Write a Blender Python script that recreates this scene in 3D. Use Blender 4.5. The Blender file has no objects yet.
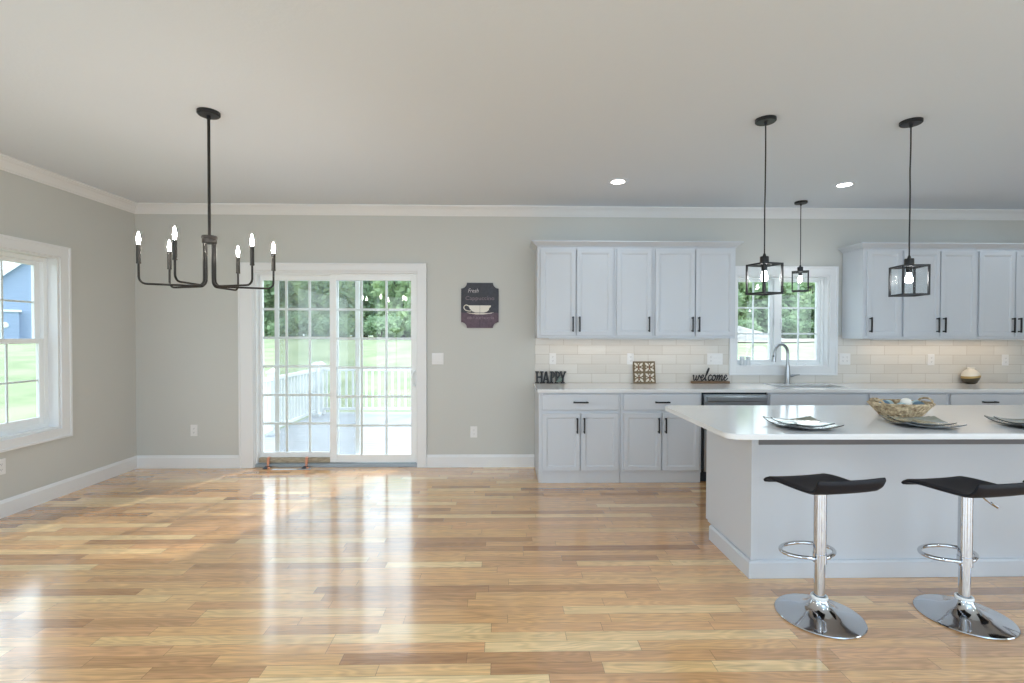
import bpy, bmesh, math, random
from mathutils import Vector, Matrix

# ------------------------------------------------------------------ camera, world, sun, exposure
SC = bpy.context.scene
COL = SC.collection
PI = math.pi
R = math.radians
CAM_F, YAW, PITCH, ROLL, EYE, DIST = 492.895, 0.0214, -0.0138, 0.0022, 1.4369, 5.3408
HC = 2.81                                     # ceiling height

cam_data = bpy.data.cameras.new('camera')
cam_data.sensor_width = 36.0
cam_data.lens = CAM_F * 36.0 / 1024.0
cam_data.clip_start = 0.05
cam_data.clip_end = 400
cam = bpy.data.objects.new('camera', cam_data)
COL.objects.link(cam)
cam.matrix_world = (Matrix.Translation((0, -DIST, EYE)) @ Matrix.Rotation(-YAW, 4, 'Z')
                    @ Matrix.Rotation(PI / 2 + PITCH, 4, 'X') @ Matrix.Rotation(ROLL, 4, 'Z'))
SC.camera = cam

world = bpy.data.worlds.new('sky')
SC.world = world
world.use_nodes = True
wn = world.node_tree
bgn = wn.nodes['Background']
bgn.inputs['Color'].default_value = (0.78, 0.90, 1.0, 1)
bgn.inputs['Strength'].default_value = 3.4

sun_data = bpy.data.lights.new('sun', 'SUN')
sun_data.energy = 3.4
sun_data.angle = R(2)
sun_data.color = (1.0, 0.97, 0.92)
sun = bpy.data.objects.new('sun', sun_data)
COL.objects.link(sun)
sun.rotation_euler = Vector((-0.43, -0.90, -0.80)).to_track_quat('-Z', 'Y').to_euler()

vs = SC.view_settings
vs.view_transform = 'Standard'
vs.look = 'None'
vs.gamma = 1
vs.use_curve_mapping = False
vs.exposure = -0.07
SC.cycles.max_bounces = 10
SC.cycles.diffuse_bounces = 6
SC.cycles.glossy_bounces = 4
SC.cycles.transparent_max_bounces = 24
SC.cycles.caustics_reflective = False
SC.cycles.caustics_refractive = False
SC.cycles.sample_clamp_indirect = 4.0

CAN_POWER = 6.0        # each recessed light
GLOBE_FILL = 34.0  # glow of the added fill globe
UP_POWER, UP_COLOR = 88.0, (0.50, 0.78, 1.0)   # added fill uplighters, out of view
CAN_COLOR = (0.68, 0.86, 1.0)

# ------------------------------------------------------------------ materials
def mat_nodes(name):
    m = bpy.data.materials.new(name)
    m.use_nodes = True
    nt = m.node_tree
    return m, nt, nt.nodes['Principled BSDF']

def srgb(r, g, b):
    f = lambda c: (c / 255) / 12.92 if c <= 10 else (((c / 255) + 0.055) / 1.055) ** 2.4
    return (f(r), f(g), f(b), 1)

def pbr(name, col, rough=0.5, metal=0.0, bump=0.0, bscale=60.0, vary=0.0, vscale=8.0, spec=0.5, coat=0.0):
    m, nt, b = mat_nodes(name)
    b.inputs['Base Color'].default_value = col
    b.inputs['Roughness'].default_value = rough
    b.inputs['Metallic'].default_value = metal
    b.inputs['Specular IOR Level'].default_value = spec
    b.inputs['Coat Weight'].default_value = coat
    tc = nt.nodes.new('ShaderNodeTexCoord')
    if bump:
        n = nt.nodes.new('ShaderNodeTexNoise'); n.inputs['Scale'].default_value = bscale
        nt.links.new(tc.outputs['Object'], n.inputs['Vector'])
        bp = nt.nodes.new('ShaderNodeBump'); bp.inputs['Strength'].default_value = bump
        bp.inputs['Distance'].default_value = 0.002
        nt.links.new(n.outputs['Fac'], bp.inputs['Height'])
        nt.links.new(bp.outputs['Normal'], b.inputs['Normal'])
    if vary:
        n = nt.nodes.new('ShaderNodeTexNoise'); n.inputs['Scale'].default_value = vscale
        n.inputs['Detail'].default_value = 4
        nt.links.new(tc.outputs['Object'], n.inputs['Vector'])
        mx = nt.nodes.new('ShaderNodeMix'); mx.data_type = 'RGBA'
        mx.inputs['A'].default_value = tuple(c * (1 - vary) for c in col[:3]) + (1,)
        mx.inputs['B'].default_value = tuple(min(1, c * (1 + vary)) for c in col[:3]) + (1,)
        nt.links.new(n.outputs['Fac'], mx.inputs['Factor'])
        nt.links.new(mx.outputs['Result'], b.inputs['Base Color'])
    return m

def emit(name, col, strength):
    m, nt, b = mat_nodes(name)
    b.inputs['Base Color'].default_value = (0.9, 0.9, 0.9, 1)
    b.inputs['Emission Color'].default_value = col
    b.inputs['Emission Strength'].default_value = strength
    return m

def pane_glass(name, tint=(1, 1, 1, 1), gloss=1.0, rough=0.02):
    m = bpy.data.materials.new(name); m.use_nodes = True
    nt = m.node_tree; nt.nodes.clear()
    out = nt.nodes.new('ShaderNodeOutputMaterial')
    tr = nt.nodes.new('ShaderNodeBsdfTransparent'); tr.inputs['Color'].default_value = tint
    gl = nt.nodes.new('ShaderNodeBsdfGlossy'); gl.inputs['Roughness'].default_value = rough
    fr = nt.nodes.new('ShaderNodeFresnel')
    ge = nt.nodes.new('ShaderNodeNewGeometry')      # same reflectance from both sides of the pane
    ior = nt.nodes.new('ShaderNodeMath'); ior.operation = 'MULTIPLY_ADD'; ior.inputs[1].default_value = 1 / 1.45 - 1.45; ior.inputs[2].default_value = 1.45
    nt.links.new(ge.outputs['Backfacing'], ior.inputs[0]); nt.links.new(ior.outputs[0], fr.inputs['IOR'])
    mu = nt.nodes.new('ShaderNodeMath'); mu.operation = 'MULTIPLY'; mu.inputs[1].default_value = gloss
    mx = nt.nodes.new('ShaderNodeMixShader')
    nt.links.new(fr.outputs[0], mu.inputs[0]); nt.links.new(mu.outputs[0], mx.inputs[0])
    nt.links.new(tr.outputs[0], mx.inputs[1]); nt.links.new(gl.outputs[0], mx.inputs[2])
    nt.links.new(mx.outputs[0], out.inputs[0])
    return m

def insect_mesh(name):
    m = bpy.data.materials.new(name); m.use_nodes = True
    nt = m.node_tree; nt.nodes.clear()
    out = nt.nodes.new('ShaderNodeOutputMaterial')
    tr = nt.nodes.new('ShaderNodeBsdfTransparent')
    df = nt.nodes.new('ShaderNodeBsdfDiffuse'); df.inputs['Color'].default_value = (0.32, 0.35, 0.38, 1)
    mx = nt.nodes.new('ShaderNodeMixShader'); mx.inputs[0].default_value = 0.24
    nt.links.new(tr.outputs[0], mx.inputs[1]); nt.links.new(df.outputs[0], mx.inputs[2])
    nt.links.new(mx.outputs[0], out.inputs[0])
    return m

def mth(nt, op, a, b=None):
    n = nt.nodes.new('ShaderNodeMath'); n.operation = op
    for i, v in enumerate((a, b)):
        if v is None: continue
        if isinstance(v, (int, float)): n.inputs[i].default_value = v
        else: nt.links.new(v, n.inputs[i])
    return n.outputs[0]

def oak_floor():
    m, nt, b = mat_nodes('oak_planks')
    tc = nt.nodes.new('ShaderNodeTexCoord')
    sp = nt.nodes.new('ShaderNodeSeparateXYZ'); nt.links.new(tc.outputs['Object'], sp.inputs[0])
    x, y = sp.outputs['X'], sp.outputs['Y']
    W = 0.0745
    yr = mth(nt, 'DIVIDE', y, W)
    row = mth(nt, 'FLOOR', yr)
    wn1 = nt.nodes.new('ShaderNodeTexWhiteNoise'); wn1.noise_dimensions = '1D'; nt.links.new(row, wn1.inputs['W'])
    wn2 = nt.nodes.new('ShaderNodeTexWhiteNoise'); wn2.noise_dimensions = '1D'; nt.links.new(mth(nt, 'ADD', row, 77.3), wn2.inputs['W'])
    L = mth(nt, 'ADD', mth(nt, 'MULTIPLY', wn2.outputs['Value'], 0.85), 0.42)
    xs = mth(nt, 'ADD', x, mth(nt, 'MULTIPLY', wn1.outputs['Value'], 9.0))
    xl = mth(nt, 'DIVIDE', xs, L)
    idx = mth(nt, 'FLOOR', xl)
    cv = nt.nodes.new('ShaderNodeCombineXYZ'); nt.links.new(row, cv.inputs['X']); nt.links.new(idx, cv.inputs['Y'])
    wn3 = nt.nodes.new('ShaderNodeTexWhiteNoise'); wn3.noise_dimensions = '2D'; nt.links.new(cv.outputs[0], wn3.inputs['Vector'])
    rp = nt.nodes.new('ShaderNodeValToRGB'); nt.links.new(wn3.outputs['Value'], rp.inputs['Fac'])
    el = rp.color_ramp.elements
    cols = [(0.0, (166, 117, 76)), (0.12, (190, 141, 95)), (0.30, (209, 160, 110)), (0.45, (221, 173, 116)), (0.65, (216, 163, 113)), (0.85, (226, 183, 127)), (1.0, (240, 207, 154))]
    el[0].position, el[0].color = cols[0][0], srgb(*cols[0][1])
    el[1].position, el[1].color = cols[-1][0], srgb(*cols[-1][1])
    for p, c in cols[1:-1]:
        e = el.new(p); e.color = srgb(*c)
    # grain: long streaks along the board, shifted for each board
    gv = nt.nodes.new('ShaderNodeCombineXYZ')
    nt.links.new(mth(nt, 'MULTIPLY', x, 2.2), gv.inputs['X']); nt.links.new(mth(nt, 'MULTIPLY', y, 60), gv.inputs['Y'])
    nt.links.new(mth(nt, 'MULTIPLY', wn3.outputs['Value'], 91), gv.inputs['Z'])
    gn = nt.nodes.new('ShaderNodeTexNoise'); gn.inputs['Scale'].default_value = 1.0; gn.inputs['Detail'].default_value = 5
    gn.inputs['Roughness'].default_value = 0.6; gn.inputs['Distortion'].default_value = 0.7
    nt.links.new(gv.outputs[0], gn.inputs['Vector'])
    gv2 = nt.nodes.new('ShaderNodeCombineXYZ')
    nt.links.new(mth(nt, 'MULTIPLY', x, 2.2), gv2.inputs['X']); nt.links.new(mth(nt, 'MULTIPLY', y, 15), gv2.inputs['Y'])
    nt.links.new(mth(nt, 'MULTIPLY', wn3.outputs['Value'], 53), gv2.inputs['Z'])
    g2 = nt.nodes.new('ShaderNodeTexNoise'); g2.inputs['Scale'].default_value = 1.0; g2.inputs['Detail'].default_value = 1
    nt.links.new(gv2.outputs[0], g2.inputs['Vector'])
    rings = mth(nt, 'SINE', mth(nt, 'MULTIPLY', g2.outputs['Fac'], 60))
    grain = mth(nt, 'ADD', mth(nt, 'MULTIPLY', gn.outputs['Fac'], 1.10), mth(nt, 'MULTIPLY', rings, 0.10))
    grain = mth(nt, 'ADD', grain, 0.44)
    # seams
    fy = mth(nt, 'FRACT', yr); fx = mth(nt, 'MULTIPLY', mth(nt, 'FRACT', xl), L)
    sy = mth(nt, 'LESS_THAN', fy, 0.022); sx = mth(nt, 'LESS_THAN', fx, 0.0022)
    seam = mth(nt, 'MAXIMUM', sy, sx)
    shade = mth(nt, 'MULTIPLY', grain, mth(nt, 'SUBTRACT', 1.0, mth(nt, 'MULTIPLY', seam, 0.60)))
    vm = nt.nodes.new('ShaderNodeVectorMath'); vm.operation = 'SCALE'
    nt.links.new(rp.outputs['Color'], vm.inputs[0]); nt.links.new(shade, vm.inputs['Scale'])
    nt.links.new(vm.outputs[0], b.inputs['Base Color'])
    b.inputs['Roughness'].default_value = 0.27
    rr = mth(nt, 'ADD', mth(nt, 'MULTIPLY', gn.outputs['Fac'], 0.10), 0.08)
    nt.links.new(rr, b.inputs['Roughness'])
    b.inputs['Specular IOR Level'].default_value = 0.8
    b.inputs['Coat Weight'].default_value = 1.0; b.inputs['Coat Roughness'].default_value = 0.15
    bp = nt.nodes.new('ShaderNodeBump'); bp.inputs['Strength'].default_value = 0.10; bp.inputs['Distance'].default_value = 0.002
    wv = nt.nodes.new('ShaderNodeTexNoise'); wv.inputs['Scale'].default_value = 7; nt.links.new(tc.outputs['Object'], wv.inputs['Vector'])
    hgt = mth(nt, 'ADD', mth(nt, 'SUBTRACT', mth(nt, 'MULTIPLY', rings, 0.25), seam), mth(nt, 'MULTIPLY', wv.outputs['Fac'], 2.0))
    nt.links.new(hgt, bp.inputs['Height']); nt.links.new(bp.outputs['Normal'], b.inputs['Normal'])
    return m

def subway_tile():
    m, nt, b = mat_nodes('subway_tile')
    tc = nt.nodes.new('ShaderNodeTexCoord')
    sp = nt.nodes.new('ShaderNodeSeparateXYZ'); nt.links.new(tc.outputs['Object'], sp.inputs[0])
    cv = nt.nodes.new('ShaderNodeCombineXYZ')
    nt.links.new(mth(nt, 'SUBTRACT', sp.outputs['X'], 0.2122 - 3.078), cv.inputs['X'])
    nt.links.new(mth(nt, 'SUBTRACT', sp.outputs['Z'], 0.914), cv.inputs['Y'])
    br = nt.nodes.new('ShaderNodeTexBrick'); nt.links.new(cv.outputs[0], br.inputs['Vector'])
    br.inputs['Scale'].default_value = 1.0
    br.inputs['Brick Width'].default_value = 0.3078
    br.inputs['Row Height'].default_value = 0.1031
    br.inputs['Mortar Size'].default_value = 0.0022
    br.inputs['Mortar Smooth'].default_value = 0.1
    br.inputs['Bias'].default_value = 0.0
    br.inputs['Color1'].default_value = srgb(218, 215, 209)
    br.inputs['Color2'].default_value = srgb(207, 203, 196)
    br.inputs['Mortar'].default_value = srgb(186, 178, 168)
    gv = nt.nodes.new('ShaderNodeMapping'); gv.inputs['Scale'].default_value = (2.5, 1, 40)
    nt.links.new(tc.outputs['Object'], gv.inputs['Vector'])
    n = nt.nodes.new('ShaderNodeTexNoise'); n.inputs['Scale'].default_value = 1.5; nt.links.new(gv.outputs[0], n.inputs['Vector'])
    vm = nt.nodes.new('ShaderNodeVectorMath'); vm.operation = 'SCALE'
    nt.links.new(br.outputs['Color'], vm.inputs[0]); nt.links.new(mth(nt, 'ADD', mth(nt, 'MULTIPLY', n.outputs['Fac'], 0.10), 0.95), vm.inputs['Scale'])
    nt.links.new(vm.outputs[0], b.inputs['Base Color'])
    b.inputs['Roughness'].default_value = 0.25
    bp = nt.nodes.new('ShaderNodeBump'); bp.inputs['Strength'].default_value = 0.3; bp.inputs['Distance'].default_value = 0.0015
    bp.invert = True
    nt.links.new(br.outputs['Fac'], bp.inputs['Height']); nt.links.new(bp.outputs['Normal'], b.inputs['Normal'])
    return m

def two_tone(name, c1, c2, scale, rough=0.8, detail=6, stretch=(1, 1, 1), p0=0.35, p1=0.65):
    m, nt, b = mat_nodes(name)
    tc = nt.nodes.new('ShaderNodeTexCoord')
    mp = nt.nodes.new('ShaderNodeMapping'); mp.inputs['Scale'].default_value = stretch
    nt.links.new(tc.outputs['Object'], mp.inputs['Vector'])
    n = nt.nodes.new('ShaderNodeTexNoise'); n.inputs['Scale'].default_value = scale; n.inputs['Detail'].default_value = detail
    nt.links.new(mp.outputs[0], n.inputs['Vector'])
    rp = nt.nodes.new('ShaderNodeValToRGB'); nt.links.new(n.outputs['Fac'], rp.inputs['Fac'])
    rp.color_ramp.elements[0].position, rp.color_ramp.elements[0].color = p0, c1
    rp.color_ramp.elements[1].position, rp.color_ramp.elements[1].color = p1, c2
    nt.links.new(rp.outputs['Color'], b.inputs['Base Color'])
    b.inputs['Roughness'].default_value = rough
    return m

def leafy(name, c1, c2):
    """leaf surface that also lets light through"""
    m = two_tone(name, c1, c2, 0.8, 0.8, detail=8)
    nt = m.node_tree; b = nt.nodes['Principled BSDF']; out = nt.nodes['Material Output']
    tl_ = nt.nodes.new('ShaderNodeBsdfTranslucent'); mx = nt.nodes.new('ShaderNodeMixShader'); mx.inputs[0].default_value = 0.45
    src = b.inputs['Base Color'].links[0].from_socket
    nt.links.new(src, tl_.inputs['Color'])
    nt.links.new(b.outputs[0], mx.inputs[1]); nt.links.new(tl_.outputs[0], mx.inputs[2]); nt.links.new(mx.outputs[0], out.inputs['Surface'])
    return m

def siding():
    m, nt, b = mat_nodes('blue_siding')
    tc = nt.nodes.new('ShaderNodeTexCoord')
    sp = nt.nodes.new('ShaderNodeSeparateXYZ'); nt.links.new(tc.outputs['Object'], sp.inputs[0])
    fr = mth(nt, 'FRACT', mth(nt, 'DIVIDE', sp.outputs['Z'], 0.14))
    bp = nt.nodes.new('ShaderNodeBump'); bp.inputs['Strength'].default_value = 0.8; bp.inputs['Distance'].default_value = 0.03
    bp.invert = True
    nt.links.new(fr, bp.inputs['Height']); nt.links.new(bp.outputs['Normal'], b.inputs['Normal'])
    b.inputs['Base Color'].default_value = srgb(138, 158, 188)
    b.inputs['Roughness'].default_value = 0.6
    return m

def sign_paint():
    m, nt, b = mat_nodes('chalk_sign_board')
    tc = nt.nodes.new('ShaderNodeTexCoord')
    sp = nt.nodes.new('ShaderNodeSeparateXYZ'); nt.links.new(tc.outputs['Object'], sp.inputs[0])
    n = nt.nodes.new('ShaderNodeTexNoise'); n.inputs['Scale'].default_value = 40; n.inputs['Detail'].default_value = 6
    nt.links.new(tc.outputs['Object'], n.inputs['Vector'])
    # the lower third is painted plum, the rest charcoal, with a worn border between
    s = mth(nt, 'ADD', sp.outputs['Z'], mth(nt, 'MULTIPLY', mth(nt, 'SUBTRACT', n.outputs['Fac'], 0.5), 0.03))
    k = mth(nt, 'LESS_THAN', s, 0.165)
    mx = nt.nodes.new('ShaderNodeMix'); mx.data_type = 'RGBA'
    nt.links.new(k, mx.inputs['Factor'])
    mx.inputs['A'].default_value = srgb(66, 68, 76); mx.inputs['B'].default_value = srgb(98, 82, 94)
    vm = nt.nodes.new('ShaderNodeVectorMath'); vm.operation = 'SCALE'
    nt.links.new(mx.outputs['Result'], vm.inputs[0])
    nt.links.new(mth(nt, 'ADD', mth(nt, 'MULTIPLY', n.outputs['Fac'], 0.9), 0.5), vm.inputs['Scale'])
    nt.links.new(vm.outputs[0], b.inputs['Base Color'])
    b.inputs['Roughness'].default_value = 0.7
    return m

def woven():
    m, nt, b = mat_nodes('seagrass')
    tc = nt.nodes.new('ShaderNodeTexCoord')
    n = nt.nodes.new('ShaderNodeTexNoise'); n.inputs['Scale'].default_value = 45; n.inputs['Detail'].default_value = 3
    nt.links.new(tc.outputs['Object'], n.inputs['Vector'])
    rp = nt.nodes.new('ShaderNodeValToRGB'); nt.links.new(n.outputs['Fac'], rp.inputs['Fac'])
    e = rp.color_ramp.elements
    e[0].position, e[0].color = 0.3, srgb(128, 104, 76)
    e[1].position, e[1].color = 0.7, srgb(224, 204, 170)
    nt.links.new(rp.outputs['Color'], b.inputs['Base Color'])
    b.inputs['Roughness'].default_value = 0.8
    return m

M = {}
M['wall'] = pbr('greige_wall_paint', srgb(197, 198, 194), 0.85, bump=0.05, bscale=180)
M['ceiling'] = pbr('ceiling_paint', srgb(218, 226, 236), 0.9, bump=0.35, bscale=55)
M['trim'] = pbr('white_trim_paint', srgb(226, 228, 230), 0.4, bump=0.02, bscale=90)
M['floor'] = oak_floor()
M['cab'] = pbr('cool_white_cabinet_paint', srgb(201, 206, 213), 0.38, bump=0.02, bscale=120)
M['quartz'] = pbr('white_quartz', srgb(224, 225, 226), 0.12, vary=0.03, vscale=6)
M['tile'] = subway_tile()
M['black'] = pbr('black_metal', srgb(28, 29, 32), 0.45, 0.15, bump=0.02)
M['bronze'] = pbr('dark_bronze_metal', srgb(46, 43, 40), 0.45, 0.6, bump=0.02)
M['candle'] = pbr('dark_candle_sleeve', srgb(54, 51, 46), 0.5, 0.3, bump=0.02)
M['bulb'] = emit('lit_warm_bulb', (1.0, 0.92, 0.83, 1), 205.0)
M['bulbcool'] = emit('lit_bright_bulb', (1.0, 0.98, 0.96, 1), 70.0)
M['globe'] = emit('fill_globe_glow', (0.74, 0.90, 1.0, 1), GLOBE_FILL)
M['lens'] = emit('lit_downlight_lens', (1.0, 0.97, 0.94, 1), 14.0)
M['glass'] = pane_glass('window_glass', (0.97, 0.985, 0.98, 1), 1.0)
M['lampglass'] = pane_glass('clear_lamp_glass', (0.97, 0.98, 0.98, 1), 0.08, 0.16)
M['screen'] = insect_mesh('insect_screen')
M['vinyl'] = pbr('white_vinyl', srgb(236, 240, 242), 0.35, bump=0.02)
M['sill'] = two_tone('bare_wood_sill', srgb(150, 138, 118), srgb(186, 174, 152), 20, stretch=(1, 6, 6))
M['track'] = pbr('grey_aluminium_track', srgb(158, 166, 172), 0.4, 0.6, bump=0.02)
M['chrome'] = pbr('chrome', srgb(200, 203, 208), 0.07, 1.0, vary=0.01)
M['steel'] = pbr('brushed_steel', srgb(168, 172, 176), 0.28, 1.0, bump=0.05, bscale=200)
M['gap'] = pbr('dark_rubber', srgb(36, 42, 52), 0.6, bump=0.02)
M['shadowgrey'] = pbr('shadow_grey', srgb(118, 116, 118), 0.6, 0.2, bump=0.02)
M['leather'] = pbr('black_leatherette', srgb(16, 18, 27), 0.55, spec=0.35, bump=0.15, bscale=160)
M['plate_plastic'] = pbr('white_cover_plate', srgb(228, 228, 228), 0.35, bump=0.01)
M['slot'] = pbr('grey_slot', srgb(120, 120, 122), 0.5, bump=0.01)
M['sign'] = sign_paint()
M['chalk'] = pbr('chalk_lettering', srgb(196, 190, 192), 0.8, vary=0.1, vscale=60)
M['chalkdim'] = pbr('faded_mauve_lettering', srgb(132, 116, 126), 0.8, vary=0.15, vscale=80)
M['cup'] = pbr('painted_cup', srgb(224, 220, 210), 0.7, vary=0.06, vscale=30)
M['letter'] = pbr('black_painted_wood', srgb(32, 33, 36), 0.5, bump=0.05)
M['sage'] = pbr('sage_leaf', srgb(108, 126, 118), 0.7, vary=0.15, vscale=40)
M['walnut'] = two_tone('brown_wood', srgb(92, 70, 50), srgb(132, 106, 80), 25, 0.6, stretch=(1, 8, 8))
M['artwood'] = two_tone('taupe_wood', srgb(112, 98, 76), srgb(138, 122, 96), 25, 0.7, stretch=(8, 8, 1))
M['artwhite'] = pbr('cream_tile', srgb(226, 220, 208), 0.6, vary=0.05, vscale=50)
M['rust'] = pbr('rust_motif', srgb(134, 96, 76), 0.7, vary=0.1, vscale=50)
M['plate'] = pbr('grey_green_glaze', srgb(140, 142, 128), 0.10, vary=0.08, vscale=12, coat=0.5)
M['platedark'] = pbr('charcoal_glaze', srgb(52, 58, 62), 0.14, vary=0.1, vscale=12, coat=0.4)
M['basket'] = woven()
M['ballwhite'] = pbr('white_ceramic_ball', srgb(236, 232, 224), 0.5, bump=0.2, bscale=60)
M['ballblue'] = pbr('slate_blue_ball', srgb(88, 116, 134), 0.5, vary=0.2, vscale=30)
M['ballpale'] = pbr('pale_aqua_ball', srgb(170, 192, 196), 0.5, vary=0.15, vscale=30)
M['vasewhite'] = pbr('cream_glaze', srgb(230, 224, 212), 0.3, vary=0.03)
M['vasegold'] = pbr('gold_band', srgb(176, 150, 96), 0.35, 0.6, vary=0.05)
M['vasedark'] = pbr('dark_olive_glaze', srgb(66, 60, 48), 0.35, vary=0.1)
M['orange'] = pbr('orange_plastic', srgb(218, 150, 120), 0.45, bump=0.02)
M['film'] = pbr('pale_plastic_strip', srgb(214, 218, 220), 0.25, bump=0.05)
M['greystrip'] = pbr('grey_plastic_strip', srgb(140, 152, 160), 0.3, bump=0.05)
M['canister'] = pbr('pale_grey_canister', srgb(206, 212, 216), 0.4, vary=0.04)
M['grass'] = two_tone('lawn_grass', srgb(122, 138, 104), srgb(152, 164, 130), 0.9, 0.95, detail=10)
M['dirt'] = two_tone('pale_dirt', srgb(132, 126, 116), srgb(160, 154, 144), 1.5, 0.95)
M['gravel'] = two_tone('grey_gravel', srgb(128, 128, 127), srgb(160, 158, 156), 3.0, 0.95)
M['deck'] = two_tone('pale_deck_boards', srgb(158, 165, 174), srgb(168, 174, 182), 3.0, 0.6, stretch=(1, 8, 1))
M['bounce_slab'] = two_tone('pale_bounce', srgb(206, 210, 214), srgb(220, 223, 226), 3.0, 0.7)
M['bark'] = two_tone('tree_bark', srgb(86, 76, 62), srgb(128, 116, 98), 6, 0.9, stretch=(3, 3, 0.6))
M['leaf'] = leafy('green_leaves', srgb(152, 178, 136), srgb(202, 220, 174))
M['leafdark'] = leafy('dark_green_leaves', srgb(136, 164, 130), srgb(184, 206, 166))
M['siding'] = siding()
M['roof'] = two_tone('grey_shingles', srgb(196, 198, 192), srgb(222, 222, 216), 6, 0.9)
M['outtrim'] = pbr('white_exterior_trim', srgb(230, 233, 236), 0.5, bump=0.02)

# ------------------------------------------------------------------ helpers
def link(name, bm, mats, parent=None, loc=None, rotz=0.0, smooth=False, rot=None):
    bmesh.ops.recalc_face_normals(bm, faces=bm.faces[:])
    me = bpy.data.meshes.new(name)
    bm.to_mesh(me); bm.free()
    if not isinstance(mats, (list, tuple)): mats = [mats]
    for m in mats: me.materials.append(m)
    if smooth:
        for p in me.polygons: p.use_smooth = True
        try: me.set_sharp_from_angle(angle=R(35))
        except Exception: pass
    o = bpy.data.objects.new(name, me)
    COL.objects.link(o)
    if parent: o.parent = parent
    if loc is not None: o.location = loc
    if rot is not None: o.rotation_euler = rot
    elif rotz: o.rotation_euler = (0, 0, rotz)
    return o

def tag(o, label=None, cat=None, group=None, kind=None):
    if label: o['label'] = label
    if cat: o['category'] = cat
    if group: o['group'] = group
    if kind: o['kind'] = kind
    return o

def thing(name, label, cat, loc=(0, 0, 0), rotz=0.0, group=None):
    o = bpy.data.objects.new(name, None)
    COL.objects.link(o)
    o.empty_display_size = 0.1
    o.location = loc; o.rotation_euler = (0, 0, rotz)
    return tag(o, label, cat, group)

def copy_tree(o, parent=None):
    c = o.copy(); COL.objects.link(c)
    if parent: c.parent = parent
    for ch in list(o.children): copy_tree(ch, c)
    return c

def struct(name, bm, mats, parent=None, **k):
    o = link(name, bm, mats, parent, **k)
    if not parent: o['kind'] = 'structure'
    return o

def NB(): return bmesh.new()

def box(bm, lo, hi, bev=0.0, mi=0, seg=2):
    lo, hi = Vector(lo), Vector(hi)
    c, s = (lo + hi) / 2, hi - lo
    r = bmesh.ops.create_cube(bm, size=1.0, matrix=Matrix.Translation(c) @ Matrix.Diagonal((s.x, s.y, s.z, 1)))
    vs_ = r['verts']
    fs = {f for v in vs_ for f in v.link_faces}
    if bev:
        es = list({e for v in vs_ for e in v.link_edges})
        out = bmesh.ops.bevel(bm, geom=es, offset=min(bev, 0.45 * min(s)), segments=seg, affect='EDGES', profile=0.6)
        fs = fs | set(out['faces'])
    for f in fs:
        if f.is_valid: f.material_index = mi
    return vs_

def prism(bm, poly, axis, a, b, mi=0):
    """polygon in the two axes other than AXIS, extruded from a to b along AXIS"""
    def P(u, v, w): return {'x': (w, u, v), 'y': (u, w, v), 'z': (u, v, w)}[axis]
    n = len(poly)
    A = [bm.verts.new(P(u, v, a)) for u, v in poly]
    B = [bm.verts.new(P(u, v, b)) for u, v in poly]
    fs = [bm.faces.new(A), bm.faces.new(list(reversed(B)))]
    for i in range(n):
        j = (i + 1) % n
        fs.append(bm.faces.new((A[i], B[i], B[j], A[j])))
    for f in fs: f.material_index = mi
    return A + B

def lathe(bm, prof, seg=32, c=(0, 0, 0), mi=0):
    c = Vector(c)
    rings = []
    for r, z in prof:
        if r < 1e-6: rings.append([bm.verts.new(c + Vector((0, 0, z)))])
        else: rings.append([bm.verts.new(c + Vector((r * math.cos(2 * PI * k / seg), r * math.sin(2 * PI * k / seg), z))) for k in range(seg)])
    for a, b in zip(rings, rings[1:]):
        for k in range(seg):
            l = (k + 1) % seg
            if len(a) == 1 and len(b) == 1: continue
            if len(a) == 1: f = bm.faces.new((a[0], b[k], b[l]))
            elif len(b) == 1: f = bm.faces.new((a[k], b[0], a[l]))
            else: f = bm.faces.new((a[k], b[k], b[l], a[l]))
            f.material_index = mi
    return rings

def cyl(bm, c, r, z0, z1, seg=24, mi=0, bev=0.0):
    p = [(0, z0), (r - bev, z0), (r, z0 + bev), (r, z1 - bev), (r - bev, z1), (0, z1)] if bev else [(0, z0), (r, z0), (r, z1), (0, z1)]
    lathe(bm, p, seg, (c[0], c[1], 0), mi)

def tube(bm, pts, r, seg=10, closed=False, mi=0):
    pts = [Vector(p) for p in pts]
    n = len(pts)
    rad = r if isinstance(r, (list, tuple)) else [r] * n
    T = []
    for i in range(n):
        a = pts[(i - 1) % n] if (closed or i > 0) else pts[i]
        b = pts[(i + 1) % n] if (closed or i < n - 1) else pts[i]
        T.append((b - a).normalized())
    up = Vector((0, 0, 1)) if abs(T[0].z) < 0.9 else Vector((1, 0, 0))
    N = (up - T[0] * up.dot(T[0])).normalized()
    rings = []
    for i in range(n):
        N = (N - T[i] * N.dot(T[i]))
        N = N.normalized() if N.length > 1e-6 else T[i].orthogonal().normalized()
        B = T[i].cross(N)
        rings.append([bm.verts.new(pts[i] + rad[i] * (N * math.cos(2 * PI * k / seg) + B * math.sin(2 * PI * k / seg))) for k in range(seg)])
    m = n if closed else n - 1
    for i in range(m):
        a, b = rings[i], rings[(i + 1) % n]
        if closed and i == n - 1:
            off = min(range(seg), key=lambda o: (a[0].co - b[o].co).length)
            b = b[off:] + b[:off]
        for k in range(seg):
            f = bm.faces.new((a[k], a[(k + 1) % seg], b[(k + 1) % seg], b[k])); f.material_index = mi
    if not closed:
        bm.faces.new(list(reversed(rings[0]))).material_index = mi
        bm.faces.new(rings[-1]).material_index = mi

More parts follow.
